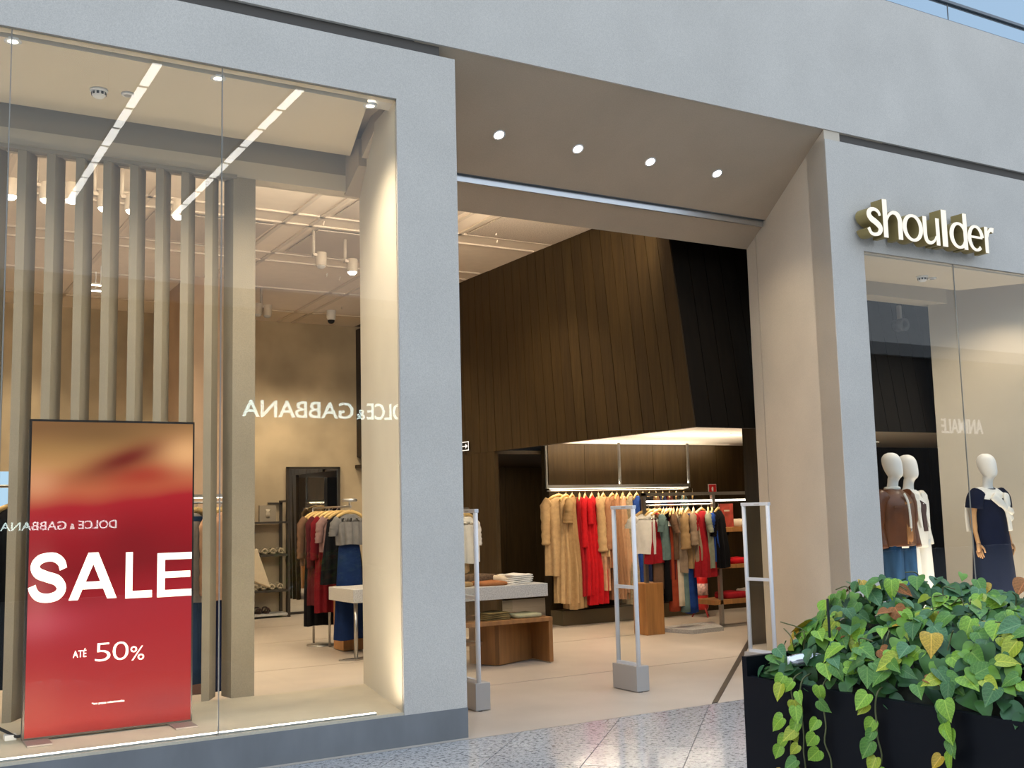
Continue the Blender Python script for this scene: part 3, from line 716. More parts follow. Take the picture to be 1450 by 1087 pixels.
# ------------------------------------------------------------------ tables, bench, folded clothes
t = thing('display_table', 'speckled grey stone slab table top above the wooden bench', 'table', (5.0, 9.55, 0))
MB().box((-.35, 0, .655), (1.06, .66, .785)).build('table_top', stone_t, t, .004)
for xx in (.0, .80): MB().box((xx, .30, .45), (xx+.012, .62, .655)).build('glass_support', acrylic, t)
b_ = thing('display_bench', 'brown wooden bench with a recessed front under the stone slab', 'bench', (5.05, 9.46, 0))
MB().box((-.45, 0, .415), (1.0, .75, .455)).build('top_board', wood_b, b_, .003)
MB().box((.955, .005, .012), (1.0, .75, .415)).build('end_panel', wood_b, b_)
MB().prism([(.42, .17), (.46, .15), (.955, .35), (.955, .39), (.46, .19)], .01, .415).build('front_panel', wood_b, b_)
MB().prism([(.28, .45), (.42, .17), (.46, .15), (.33, .47)], .01, .415).build('side_panel', wood_b, b_)
MB().box((-.45, .3, .20), (.36, .6, .235)).build('low_board', wood_b, b_)
t = thing('display_table', 'stone topped table on a thin steel post, inside the left window', 'table', (4.47, 10.85, 0))
MB().box((0, 0, .605), (1.35, .7, .745)).build('table_top', stone_t, t, .004)
MB().tube([(.09, .15, .01), (.09, .15, .605)], .022, 10).build('post', steel, t)
MB().prism([(-.09, .19), (.05, .1), (.45, .22), (.40, .30)], 0, .018).build('foot_plate', steel, t)
tag(MB().box((4.72, 11.75, .01), (4.98, 12.05, .72)).build('plinth_block', wood_o, None, .005), 'ochre wooden block behind the stone table, inside the left window', 'plinth')

def cloth_mat(name, col, var=.12, vs=20): return mat(name, col, .9, var=var, vscale=vs, spec=.12)
C = dict(olive=cloth_mat('cloth_olive', (.17, .125, .05)), green=cloth_mat('cloth_pale_green', (.38, .36, .22)), rust=cloth_mat('cloth_rust', (.32, .13, .05)), knit=cloth_mat('cloth_brown_knit', (.10, .065, .04), .5, 60),
         white=cloth_mat('cloth_white', (.74, .71, .64), .05), cream=cloth_mat('cloth_cream', (.66, .57, .42), .06), sand=cloth_mat('cloth_sand', (.48, .33, .17)), tan=cloth_mat('cloth_tan', (.37, .24, .115)), red=cloth_mat('cloth_red', (.50, .012, .018)), crim=cloth_mat('cloth_crimson', (.30, .012, .018)),
         peach=cloth_mat('cloth_peach', (.56, .33, .20)), blush=cloth_mat('cloth_rose_brown', (.36, .185, .10)), greige=cloth_mat('cloth_greige', (.30, .25, .17), .3, 30), navy=cloth_mat('cloth_navy', (.012, .018, .055)), cobalt=cloth_mat('cloth_cobalt', (.015, .05, .23)),
         teal=cloth_mat('cloth_teal', (.13, .20, .19)), brown=cloth_mat('cloth_brown', (.15, .085, .05)), taupe=cloth_mat('cloth_taupe', (.30, .22, .15)), burg=cloth_mat('cloth_burgundy', (.075, .012, .014)), orange=cloth_mat('cloth_brick', (.30, .05, .02)),
         sage=cloth_mat('cloth_sage', (.24, .26, .19)), black=cloth_mat('cloth_black', (.005, .005, .006)), grey=cloth_mat('cloth_grey', (.27, .24, .21)), denim=cloth_mat('denim_blue', (.02, .05, .12)), print=cloth_mat('cloth_spotted', (.03, .028, .026), .9, 40), pink=cloth_mat('cloth_magenta', (.50, .02, .07)), mauve=cloth_mat('cloth_mauve', (.24, .15, .14)))
def folded(name, label, m, loc, sx, sy, sz, rz=0, layers=1, group=None, cat='folded clothes'):
    o = thing(name, label, cat, loc, rz, group); h = sz/layers
    for k in range(layers):
        q = MB(); ring = []
        n = 24; jx = R.uniform(-.008, .008); w_ = R.uniform(.96, 1.0)
        for (fz, fs) in ((0, .90), (.12, .98), (.5, 1.0), (.85, .97), (1, .86)):
            rr = []
            for i in range(n):
                a = 2*PI*i/n; c_, s_ = math.cos(a), math.sin(a); e = .45
                x = abs(c_)**e*(1 if c_ > 0 else -1)*sx/2*fs*w_; y_ = abs(s_)**e*(1 if s_ > 0 else -1)*sy/2*fs*w_
                rr.append((x+jx, y_, (k+fz*.98)*h+(.006*math.sin(3*x/sx*PI+k)*fz if layers == 1 else .003*math.sin(4*x/sx*PI+k)*fz)))
            ring.append(rr)
        q.rings(ring); q.build('fold', m, o)
    return o
folded('folded_sweater', 'olive beige folded sweater at the left end of the stone slab', C['tan'], (5.12, 9.80, .785), .34, .28, .05, .1)
folded('folded_sweater', 'second olive beige sweater, underneath nothing and beside the rust one', C['olive'], (4.84, 9.78, .785), .24, .28, .045, .1)['label'] = 'darker olive folded sweater at the far left of the stone slab'
folded('folded_sweater', 'rust coloured folded sweater with a lace edge in front on the slab', C['rust'], (5.50, 9.76, .785), .34, .30, .042, -.1)
folded('folded_sweater', 'dark brown knitted sweater folded behind the rust one', C['knit'], (5.52, 10.04, .785), .42, .3, .10, .1)
folded('folded_sweater', 'cream folded cardigan between the brown knit and the white stack', C['cream'], (5.73, 9.92, .785), .22, .3, .085, .3)
for k in range(5):
    folded('folded_shirt', ('lowest', 'second lowest', 'middle', 'second highest', 'topmost')[k]+' white shirt in the folded stack on the stone slab', C['white'], (5.83+.004*k, 9.82, .785+k*.019), .31, .30, .0185, .12, group='white shirts stacked on the slab')
for k in range(4):
    folded('folded_trousers', ('lowest', 'second lowest', 'second highest', 'topmost')[k]+' olive garment in the folded stack on the bench', C['olive'], (5.47, 9.66, .455+k*.019), .36-.01*k, .26, .0185, .05+.03*k, group='olive clothes stacked on the bench')
folded('folded_trousers', 'pale green trousers folded at the right end of the bench', C['green'], (5.82, 9.64, .455), .34, .26, .045, -.05)

# ------------------------------------------------------------------ garments
def garment_mesh(L, ws, wh, dep, pleats, amp, mname, m, waist=None, neck=.065, yo=0):
    q = MB(); n = 84; rs = []; ph = R.uniform(0, 6)
    zs = [0, .015, .035, .075, .13, .2, .3, .4, .5, .6, .7, .8, .9, .96, 1.0]
    for s in zs:
        z = -L*s if s > .08 else -s/.075*.085
        zz = -z
        if zz < .09: w_ = neck+(ws-neck)*(zz/.085)**.8; dd = .03+.03*zz/.085
        else:
            tt = (zz-.085)/(L-.085); w_ = ws+(wh-ws)*tt; dd = .06+(dep-.06)*min(1, tt*1.5)
            if waist: w_ *= 1-(1-waist)*math.exp(-((zz-.40)/.13)**2)
        a_ = amp*min(1, zz/L*1.4)
        rr = []
        for i in range(n):
            a = 2*PI*i/n; k = 1+a_*(abs(math.sin(pleats*a*.5+ph))*2-1)+a_*.4*math.sin(round(pleats*1.7)*a+ph*2)
            rr.append((w_*math.cos(a)*(1+(k-1)*.4), dd*math.sin(a)*k+yo, z+.006*math.sin(3*a+ph)*(s > .9)))
        rs.append(rr)
    q.rings(rs, caps=(True, False))
    return q.mesh(mname, m)
def sleeve_mesh(side, ws, Ls, r0, r1, m, out=.04, fwd=0):
    q = MB(); x = side*ws*.80
    pts = [(x, 0, -.06), (side*(ws+.02), 0, -.12), (side*(ws+out*.7), fwd*.4, -.12-Ls*.4), (side*(ws+out), fwd*.8, -.12-Ls*.75), (side*(ws+out), fwd, -.12-Ls)]
    pts = catmull(pts, 4); k = len(pts)
    rad = [(r0+(r1-r0)*i/(k-1))*(1+.10*math.sin(i*2.3+x*9)) for i in range(k)]
    q.tube(pts, rad, 10, .75); return q.mesh('sleeve', m)
def trouser_mesh(L, ww, wh, m):
    q = MB(); n = 18; ph = R.uniform(0, 6)
    for sd_ in (-1, 1):
        rs = []
        for s in (0, .05, .12, .22, .35, .5, .65, .8, .92, 1):
            w_ = (ww*.5+(wh-ww*.5)*max(0, s-.1))*(1.0); cx = sd_*(ww*.5*(1-.1*s)+.004)
            rs.append([(cx+w_*math.cos(2*PI*i/n), (.035+.03*s)*math.sin(2*PI*i/n)*(1+.12*math.sin(5*2*PI*i/n+ph)), -L*s) for i in range(n)])
        q.rings(rs)
    q.box((-ww, -.042, -.035), (ww, .042, .004))
    return q.mesh('trousers', m)
def hanger_meshes():
    q = MB()
    for s_ in (-1, 1):
        pts = catmull([(0, 0, .0), (s_*.05, 0, -.010), (s_*.12, 0, -.035), (s_*.175, .008, -.075)], 3); q.tube(pts, [.021-.003*i/9 for i in range(len(pts))], 8, .6)
    h = MB().tube(catmull([(0, 0, 0), (0, 0, .025), (.012, 0, .036), (.014, 0, .05), (.004, 0, .06), (-.010, 0, .056)], 3), .0035, 6)
    return q.mesh('hanger', wood_h), h.mesh('hook', steel)
HM, HK = hanger_meshes()
def hang(kind, label, m, loc, rz, L=.9, ws=.19, wh=.22, dep=.10, pleats=9, amp=.25, sleeve=0, sr=(.06, .05), waist=None, group=None, cat=None, tag_m=None, hook=True):
    t = thing('hanging_'+{'top': 'shirt', 'skirt': 'dress', 'shorts': 'dress'}.get(kind, kind), label, cat or kind, loc, rz, group)
    dz = -.085
    if kind == 'trousers':
        link('trousers', trouser_mesh(L, ws, wh, m), t, (0, 0, dz-.03))
    else:
        link('garment_body', garment_mesh(L, ws, wh, dep, pleats, amp, 'garment_body', m, waist), t, (0, 0, dz))
        if sleeve:
            for s_ in (-1, 1): link('sleeve', sleeve_mesh(s_, ws, sleeve, sr[0], sr[1], m, .035, R.uniform(-.05, .03)), t, (0, 0, dz))
    if hook:
        h = link('hanger', HM, t, (0, 0, -.055)); link('hook', HK, h)
    if tag_m:
        MB().box((-.012, -.16, -.13), (.012, -.157, -.06)).build('price_tag', white_p, t)
    return t

# back rack hung from the ceiling
rk = thing('hanging_rail', 'long steel rail on three rods from the ceiling, along the timber back wall', 'clothes rail', (7.80, 12.25, 1.83))
for x in (0, 1.20, 2.42): MB().box((x-.014, -.014, 0), (x+.014, .014, .597)).build('rod', alu, rk)
MB().box((-.014, -.016, -.025), (2.434, .016, .022)).build('rail', alu, rk)
MB().box((.05, -.01, -.032), (2.40, .01, -.025)).build('light_strip', mat('rail_glow', (1, .9, .7), .5, emit=(1, .85, .55), estr=5), rk)
MB().tube([(0, 0, -.055), (2.43, 0, -.055)], .010, 8).build('hanging_tube', steel, rk)
lamp('AREA', 'added_uplight', (9.2, 12.25, 1.87), 26, WARM2, (9.2, 11.9, 2.6), shape='RECTANGLE', size=2.2, size_y=.03)  # uplights added over both clothes rails to brighten the low ceiling
lamp('AREA', 'added_uplight', (9.2, 10.78, 1.73), 22, WARM2, (9.2, 10.6, 2.6), shape='RECTANGLE', size=1.6, size_y=.03)
lamp('AREA', 'rail_light', (9.0, 12.23, 1.795), 5, WARM, (9.0, 12.23, 0), shape='RECTANGLE', size=2.3, size_y=.02)
lamp('AREA', 'rail_light', (8.85, 10.78, 1.58), 4, WARM2, (8.85, 10.78, 0), shape='RECTANGLE', size=1.0, size_y=.02)
def back(x, kind, label, m, rz, **kw):
    return hang(kind, label, m, (x-.04, 12.25, 1.775), rz, group='clothes on the back rail', **kw)
back(8.02, 'coat', 'beige long sleeved coat facing forward, leftmost on the back rail', C['sand'], .05, L=1.02, ws=.20, wh=.22, dep=.11, pleats=8, amp=.25, sleeve=.50, sr=(.075, .06))
back(8.14, 'dress', 'long sand pleated dress hanging behind the beige coat', C['sand'], .55, L=1.38, ws=.17, wh=.23, dep=.13, pleats=11, amp=.3)
back(8.24, 'dress', 'khaki dress with short ruffled sleeves right of the beige coat', C['tan'], .75, L=1.46, ws=.18, wh=.22, dep=.12, pleats=11, amp=.3, sleeve=.22, sr=(.08, .09))
back(8.36, 'dress', 'dark red pleated dress, left one of the red group', C['crim'], .95, L=1.30, ws=.17, wh=.2, dep=.12, pleats=10, amp=.3)
back(8.45, 'dress', 'red long sleeved dress in the middle of the red group', C['red'], .85, L=1.30, ws=.18, wh=.22, dep=.12, pleats=12, amp=.3, sleeve=.55, sr=(.055, .05))
back(8.56, 'dress', 'bright red long flared dress, right one of the red group', C['red'], .80, L=1.42, ws=.18, wh=.25, dep=.14, pleats=12, amp=.3, sleeve=.25)
back(8.67, 'dress', 'peach patterned long dress next to the red group', C['peach'], 1.0, L=1.25, ws=.17, wh=.19, dep=.10, pleats=10, amp=.25)
back(8.75, 'blouse', 'peach blouse with wide sleeves beside the red dresses', C['sand'], .75, L=.80, ws=.19, wh=.22, dep=.10, pleats=9, amp=.25, sleeve=.62, sr=(.07, .09))
back(8.90, 'blouse', 'rose brown pleated tunic with a white price tag', C['blush'], .65, L=.95, ws=.19, wh=.23, dep=.12, pleats=16, amp=.28, sleeve=.6, sr=(.06, .07), tag_m=1)
back(8.98, 'dress', 'rose brown pleated skirt dress hanging below the tunic', C['blush'], .8, L=1.38, ws=.17, wh=.24, dep=.12, pleats=16, amp=.28)
back(9.08, 'dress', 'mauve brown patterned dress behind the middle gate', C['peach'], .8, L=1.30, ws=.17, wh=.22, dep=.12, pleats=14, amp=.25)
back(9.20, 'dress', 'grey beige tweed long dress seen through the middle gate', C['greige'], .7, L=1.45, ws=.17, wh=.25, dep=.12, pleats=9, amp=.2)
back(9.32, 'dress', 'navy blue long dress right of the tweed one', C['cobalt'], .7, L=1.30, ws=.18, wh=.22, dep=.11, pleats=9, amp=.25)
back(9.43, 'dress', 'dark navy spotted dress behind the rack post', C['navy'], .8, L=1.42, ws=.18, wh=.22, dep=.11, pleats=9, amp=.25)
back(9.54, 'coat', 'black coat behind the steel rack post', C['black'], .8, L=1.2, ws=.19, wh=.22, dep=.11, pleats=6, amp=.15, sleeve=.55)
back(9.66, 'dress', 'brown dress on the back rail behind the white blouse', C['brown'], .9, L=1.35, ws=.17, wh=.2, dep=.1)
back(9.78, 'dress', 'navy dress on the back rail behind the teal top', C['navy'], .9, L=1.38, ws=.17, wh=.2, dep=.1)
back(9.90, 'dress', 'burgundy dress on the back rail behind the brown top', C['burg'], .9, L=1.2, ws=.17, wh=.2, dep=.1)
back(10.02, 'dress', 'black dress on the back rail behind the taupe tops', C['black'], .9, L=1.3, ws=.17, wh=.2, dep=.1)
back(10.16, 'dress', 'teal dress near the right end of the back rail', C['teal'], .9, L=1.3, ws=.17, wh=.2, dep=.1)
back(10.32, 'dress', 'black dress at the right end of the back rail', C['black'], .9, L=1.25, ws=.17, wh=.2, dep=.1)

# front rack: oak block, post, bars
rk = thing('clothes_rack', 'steel clothes rack standing on an oak block', 'clothes rack', (8.30, 10.80, 0))
MB().box((-.13, -.12, 0), (.14, .14, .615)).build('oak_block', wood_o, rk, .004)
MB().box((-.05, -.035, .615), (-.006, .01, 1.70)).build('post', steel, rk)
MB().box((-.05, -.035, 1.665), (1.75, .01, 1.705)).build('top_bar', steel, rk)
MB().box((1.055, -.035, 1.50), (1.10, .01, 1.665)).build('hanging_post', steel, rk)
MB().box((0, -.02, 1.585), (1.06, .005, 1.608)).build('light_strip', mat('rail_glow2', (1, .95, .85), .5, emit=(1, .93, .78), estr=4), rk)
MB().tube([(-.02, -.01, 1.55), (1.08, -.01, 1.55)], .010, 8).build('hanging_tube', steel, rk)
MB().box((1.13, -.02, 1.585), (1.75, .005, 1.608)).build('light_strip', MATS['rail_glow2'], rk)
tag(MB().prism([(8.50, 10.98), (8.66, 10.42), (9.16, 10.44), (9.50, 11.05)], 0, .05).build('stone_plinth', stone_t), 'low pale stone slab on the floor under the front rack', 'plinth')
def front(x, kind, label, m, rz, y=10.79, dz=0, **kw):
    return hang(kind, label, m, (x, y, 1.55+dz), rz, group='clothes on the front rail', **kw)
front(8.34, 'blouse', 'white sleeveless blouse facing forward, leftmost on the front rail', C['white'], -.15, L=.50, ws=.215, wh=.22, dep=.09, pleats=5, amp=.10, waist=.82, sleeve=.06, sr=(.06, .075))
front(8.44, 'skirt', 'dark red flounced dress behind the white blouse', C['crim'], .2, L=.62, ws=.14, wh=.20, dep=.09, pleats=9, amp=.2, cat='dress')
front(8.52, 'trousers', 'brown trousers below the dark red flounce', C['brown'], .3, L=.90, ws=.13, wh=.12)
front(8.58, 'top', 'teal short top with a price tag on the front rail', C['teal'], .75, L=.58, ws=.17, wh=.15, dep=.08, pleats=5, amp=.12, sleeve=.12, tag_m=1)
front(8.63, 'trousers', 'black trousers under the teal top', C['black'], .7, L=1.05, ws=.13, wh=.12)
front(8.68, 'shorts', 'burgundy dress hanging beneath the teal and brown tops', C['burg'], .5, L=.82, ws=.13, wh=.17, dep=.08, cat='dress')
front(8.74, 'top', 'brown short sleeved top right of the teal one', C['brown'], .85, L=.58, ws=.17, wh=.16, dep=.08, pleats=6, amp=.15, sleeve=.14)
front(8.70, 'trousers', 'brick red trousers below the burgundy dress', C['orange'], .8, L=1.18, ws=.13, wh=.12)
front(8.85, 'dress', 'taupe long top in the middle of the front rail', C['taupe'], .8, L=.75, ws=.17, wh=.18, dep=.09, pleats=8, amp=.2)
front(8.80, 'trousers', 'cream trousers in the middle of the front rail', C['cream'], .8, L=1.12, ws=.13, wh=.12)
front(8.96, 'blouse', 'beige blouse with flared sleeves left of the red dress', C['tan'], .65, L=.70, ws=.18, wh=.17, dep=.1, pleats=8, amp=.2, sleeve=.34, sr=(.07, .09))
front(8.88, 'trousers', 'grey teal trousers left of the cobalt ones', C['teal'], .8, L=1.20, ws=.13, wh=.12)
front(9.06, 'blouse', 'patterned taupe blouse beside the red dress', C['taupe'], .8, L=.62, ws=.18, wh=.17, dep=.09, sleeve=.3, sr=(.06, .07))
front(8.97, 'trousers', 'cobalt blue long trousers under the red dress', C['cobalt'], .65, L=1.22, ws=.14, wh=.13)
front(9.19, 'dress', 'crimson flared short dress with a frilled front on the front rail', C['crim'], .45, L=.82, ws=.19, wh=.29, dep=.12, pleats=8, amp=.2, sleeve=.12, waist=.85)
front(9.30, 'top', 'sage green top right of the crimson dress', C['sage'], .85, L=.72, ws=.16, wh=.15, dep=.07, sleeve=.15)
front(9.37, 'top', 'cobalt blue top beside the black one', C['cobalt'], .8, L=.64, ws=.16, wh=.15, dep=.07, sleeve=.15)
front(9.47, 'top', 'black short sleeved top at the right end of the front rail', C['black'], .55, L=.72, ws=.18, wh=.18, dep=.09, sleeve=.20, sr=(.07, .07))

rk = thing('clothes_rack', 'thin steel rack mostly hidden behind the left portal', 'clothes rack', (4.55, 10.60, 0))
MB().tube([(0, 0, 1.56), (1.18, 0, 1.56)], .012, 8).build('hanging_tube', steel, rk)
for xx in (0, .35): MB().tube([(xx, 0, 0), (xx, 0, 1.56)], .012, 8).build('post', steel, rk)
hang('blouse', 'white blouse on a wooden hanger peeking out behind the left gate', C['white'], (5.70, 10.60, 1.56), .5, L=.5, ws=.18, wh=.18, dep=.09, sleeve=.2, pleats=6, amp=.15)
hang('shirt', 'beige shirt on a wooden hanger behind the white blouse and the left gate', C['sand'], (5.58, 10.60, 1.56), .6, L=.6, ws=.18, wh=.18, dep=.09, sleeve=.3, pleats=6, amp=.15)
# shelf unit right of the rack
su = thing('shelf_unit', 'steel framed shelf unit with oak boards behind the right gate', 'shelf', (9.40, 10.74, 0))
MB().box((-.02, -.02, 0), (.025, .025, .86)).build('leg', steel, su)
MB().box((-.02, -.02, 0), (.95, .02, .03)).build('base_bar', steel, su)
MB().box((.90, -.02, 0), (.945, .025, 1.66)).build('leg', steel, su)
for xa, zz, th in ((-.13, .73, .05), (-.12, .285, .06), (.13, 1.19, .06)):
    MB().box((xa, -.02, zz), (.95, .36, zz+th)).build('shelf_board', wood_o, su, .003)
folded('folded_sweater', 'bright red sweater lying on the upper oak shelf behind the right gate', C['red'], (9.82, 10.88, .78), .46, .28, .075, .05)
folded('folded_sweater', 'dark red folded sweater on the lowest oak shelf', C['crim'], (9.70, 10.88, .345), .42, .28, .085, .05)
folded('folded_sweater', 'white folded sweater on the lowest oak shelf, right of the dark red one', C['white'], (10.02, 10.92, .345), .24, .26, .10, .05)
folded('folded_sweater', 'cream folded sweater on the top oak shelf beside the red picture', C['cream'], (9.92, 10.86, 1.25), .30, .26, .10, .05)
t = thing('picture_stand', 'red picture card leaning on the top oak shelf', 'picture', (9.62, 10.80, 1.25), .1)
MB().box((-.12, 0, 0), (.12, .02, .30)).build('card', mat('picture_red', (.35, .05, .03), .5, var=.5, vscale=9), t)
MB().box((-.05, -.002, .20), (.05, 0, .22)).build('print_line', C['cream'], t)
MB().prism([(-.03, .02), (.03, .02), (0, .1)], 0, .02).build('stand', wood_o, t)

# fire extinguisher on a stand, its sign
t = thing('fire_extinguisher', 'red fire extinguisher with a printed label on a thin legged stand', 'fire extinguisher', (10.12, 11.95, 0))
MB().lathe([(.02, .10), (.075, .10), (.085, .14), (.085, .50), (.07, .57), (.03, .61), (.028, .66), (.001, .66)], 24).build('cylinder', mat('extinguisher_red', (.50, .012, .012), .3), t)
MB().lathe([(.0855, .30), (.0865, .30), (.0865, .46), (.0855, .46)], 24, cap=False).build('printed_label', mat('label_print', (.62, .40, .38), .6, var=.5, vscale=30), t)
MB().box((-.03, -.05, .66), (.03, .05, .70)).build('valve', black_p, t)
MB().tube(catmull([(.03, 0, .66), (.10, 0, .60), (.115, 0, .40), (.10, 0, .25)], 4), .012, 6).build('hose', black_p, t)
for a in (0.3, 2.4, 4.5): MB().tube([(.05*math.cos(a), .05*math.sin(a), .16), (.15*math.cos(a), .15*math.sin(a), 0)], .010, 6).build('leg', mat('stand_red', (.35, .03, .03), .4), t)
t = thing('wall_sign', 'small red square fire extinguisher sign on the dark back wall', 'sign', (10.92, 12.55, 1.70))
MB().box((-.075, 0, 0), (.075, .012, .15)).build('plate', white_p, t)
MB().box((-.068, -.003, .007), (.068, 0, .143)).build('red_field', mat('sign_red', (.55, .015, .02), .5), t)
MB().lathe([(.012, 0), (.016, .01), (.016, .055), (.008, .07)], 10, (0, -.003, .04), (1, .2)).build('pictogram', white_p, t)
exl = mat('exit_glow', (.8, .8, .8), .5, emit=(1, 1, .95), estr=.7)
t = thing('exit_sign', 'small white outlined arrow exit sign on the timber beside the left portal', 'sign', (6.93, 12.92, 2.40))
MB().box((-.004, -.14, -.06), (0, .14, .06)).build('plate', black_p, t)
for a, b in (((-.007, -.14, -.06), (-.004, .14, -.05)), ((-.007, -.14, .05), (-.004, .14, .06)), ((-.007, -.14, -.06), (-.004, -.13, .06)), ((-.007, .13, -.06), (-.004, .14, .06))):
    MB().box(a, b).build('border', exl, t)
MB().hexa([(-.007, .08, -.006), (-.004, .08, -.006), (-.004, .08, .006), (-.007, .08, .006)], [(-.007, -.06, -.006), (-.004, -.06, -.006), (-.004, -.06, .006), (-.007, -.06, .006)]).build('arrow_shaft', exl, t)
MB().hexa([(-.007, -.05, -.03), (-.004, -.05, -.03), (-.004, -.05, .03), (-.007, -.05, .03)], [(-.007, -.11, -.002), (-.004, -.11, -.002), (-.004, -.11, .002), (-.007, -.11, .002)]).build('arrow_head', exl, t)

# ------------------------------------------------------------------ behind the left window: racks, mirror, shelves
rk = thing('clothes_rack', 'steel rack with a light bar behind the slats right of the screen', 'clothes rack', (2.1, 9.2, 0))
MB().box((0, -.02, 1.70), (.75, .02, 1.725)).build('top_bar', steel, rk)
MB().box((.02, -.012, 1.692), (.73, .012, 1.70)).build('light_strip', MATS['rail_glow2'], rk)
MB().tube([(0, 0, 1.655), (.75, 0, 1.655)], .010, 8).build('hanging_tube', steel, rk)
for xx in (0, .72): MB().box((xx, -.02, 0), (xx+.03, .02, 1.70)).build('post', steel, rk)
def rackA(x, kind, label, m, rz, **kw): return hang(kind, label, m, (x, 9.2, 1.655), rz, group='clothes behind the slats', **kw)
rackA(2.36, 'shirt', 'grey brown shirt behind the slat right of the screen', C['grey'], .5, L=.72, ws=.19, wh=.20, dep=.10, sleeve=.6, pleats=7, amp=.2)
rackA(2.40, 'trousers', 'dark blue jeans below the grey brown shirt', C['denim'], .4, L=1.35, ws=.15, wh=.12)
rackA(2.62, 'jacket', 'pinkish tan jacket between the last slat and the pillar', C['peach'], .6, L=.72, ws=.19, wh=.20, dep=.10, sleeve=.55, pleats=7, amp=.15)
rackA(2.60, 'trousers', 'dark navy trousers below the pinkish tan jacket', C['navy'], .5, L=1.42, ws=.14, wh=.12)
t = thing('handbag', 'brown leather bag on the floor under the jeans', 'bag', (2.60, 9.9, 0))
MB().hexa([(-.13, -.07, 0), (.13, -.07, 0), (.13, .07, 0), (-.13, .07, 0)], [(-.11, -.03, .28), (.11, -.03, .28), (.11, .03, .28), (-.11, .03, .28)]).build('body', mat('bag_leather', (.11, .05, .03), .4), t, .01)
MB().tube(catmull([(-.07, 0, .27), (-.05, 0, .38), (.05, 0, .38), (.07, 0, .27)], 4), .01, 6).build('handle', mat('bag_leather', (.11, .05, .03), .4), t)
def rackL(x, kind, label, m, rz, **kw): return hang(kind, label, m, (x, 9.3, 1.72), rz, group='dark clothes at the left edge', **kw)
rackL(.80, 'dress', 'black spotted dress at the left edge of the picture', C['print'], .4, L=1.0, ws=.19, wh=.22, dep=.12, sleeve=.5)
rackL(1.02, 'dress', 'plain black long dress beside the screen edge', C['black'], .5, L=1.35, ws=.18, wh=.2, dep=.12, sleeve=.5)
t = thing('clothes_rack', 'thin steel rack at the left edge behind the slats', 'clothes rack', (.3, 9.3, 0))
MB().tube([(0, 0, 1.81), (1.0, 0, 1.81)], .012, 8).build('hanging_tube', steel, t)
for xx in (0, 1.0): MB().tube([(xx, 0, 0), (xx, 0, 1.81)], .012, 8).build('post', steel, t)
tag(MB().box((.3, 10.6, 1.55), (1.18, 10.65, 1.98)).build('wall_display', mat('screen_blue', (.1, .1, .1), .3, emit=(.42, .72, 1.0), estr=.9)), 'pale blue lit monitor at the left edge behind the slats', 'monitor')
tag(MB().box((.6, 10.64, 0), (.8, 10.68, 1.55)).build('monitor_stand', steel), 'steel stand under the pale blue monitor', 'stand')

# rack with dark red clothes near the reveal
rk = thing('round_rack', 'chrome post rack with a ring top holding dark red and denim clothes', 'clothes rack', (4.74, 11.55, 0))
MB().tube([(0, .0, 1.62), (.04, 1.3, 1.62)], .012, 8).build('arm', steel, rk)
for yy in (.75, 1.28): MB().tube([(.03, yy, 0), (.03, yy, 1.62)], .015, 8).build('post', steel, rk)
MB().tube([(.0, .04, 1.62), (.0, .04, 1.67)], .012, 8).build('ring_stem', steel, rk)
MB().tube([(.07*math.cos(a*PI/8), .04+.07*math.sin(a*PI/8), 1.69) for a in range(17)], .018, 8, cap=False).build('ring', alu, rk)
MB().lathe([(.18, 0), (.18, .012), (.02, .02)], 20, (.03, 1.0, 0)).build('foot', steel, rk)
def rackC(u, kind, label, m, rz, dz=0, **kw):
    return hang(kind, label, m, (4.74+.04*u, 11.55+1.3*u, 1.62+dz), rz, group='clothes on the ring topped rack', **kw)
rackC(.05, 'jumpsuit', 'blue denim flared trousers, nearest the window on the ring topped rack', cloth_mat('cloth_denim_dark', (.007, .02, .075)), .1, dz=-.28, L=1.10, ws=.13, wh=.19, dep=.10, cat='trousers', pleats=4, amp=.1, hook=False)
rackC(.03, 'shirt', 'pale grey tee shirt over the blue flared trousers', cloth_mat('cloth_soft_grey', (.17, .165, .16)), .1, L=.34, ws=.17, wh=.15, dep=.08, sleeve=.12)
rackC(.22, 'dress', 'black dress with a round hem on the ring topped rack', C['black'], .15, L=.78, ws=.19, wh=.25, dep=.10)
rackC(.36, 'shirt', 'mauve printed blouse in the middle of the ring topped rack', C['mauve'], .2, L=.42, ws=.20, wh=.2, dep=.08, sleeve=.2)
rackC(.50, 'dress', 'dark red dress behind the mauve blouse on the ring topped rack', cloth_mat('cloth_dark_red', (.14, .008, .012)), .2, L=1.12, ws=.2, wh=.2, dep=.10, sleeve=.4)
rackC(.66, 'dress', 'dark burgundy dress behind the crimson one on the ring topped rack', C['burg'], .25, L=1.05, ws=.2, wh=.22, dep=.11, sleeve=.5)
rackC(.80, 'dress', 'black long dress, farthest but one on the ring topped rack', C['black'], .25, L=1.30, ws=.19, wh=.2, dep=.1)
rackC(.92, 'shirt', 'dark brown shirt at the far end of the ring topped rack', C['brown'], .3, L=.6, ws=.2, wh=.2, dep=.09, sleeve=.4)

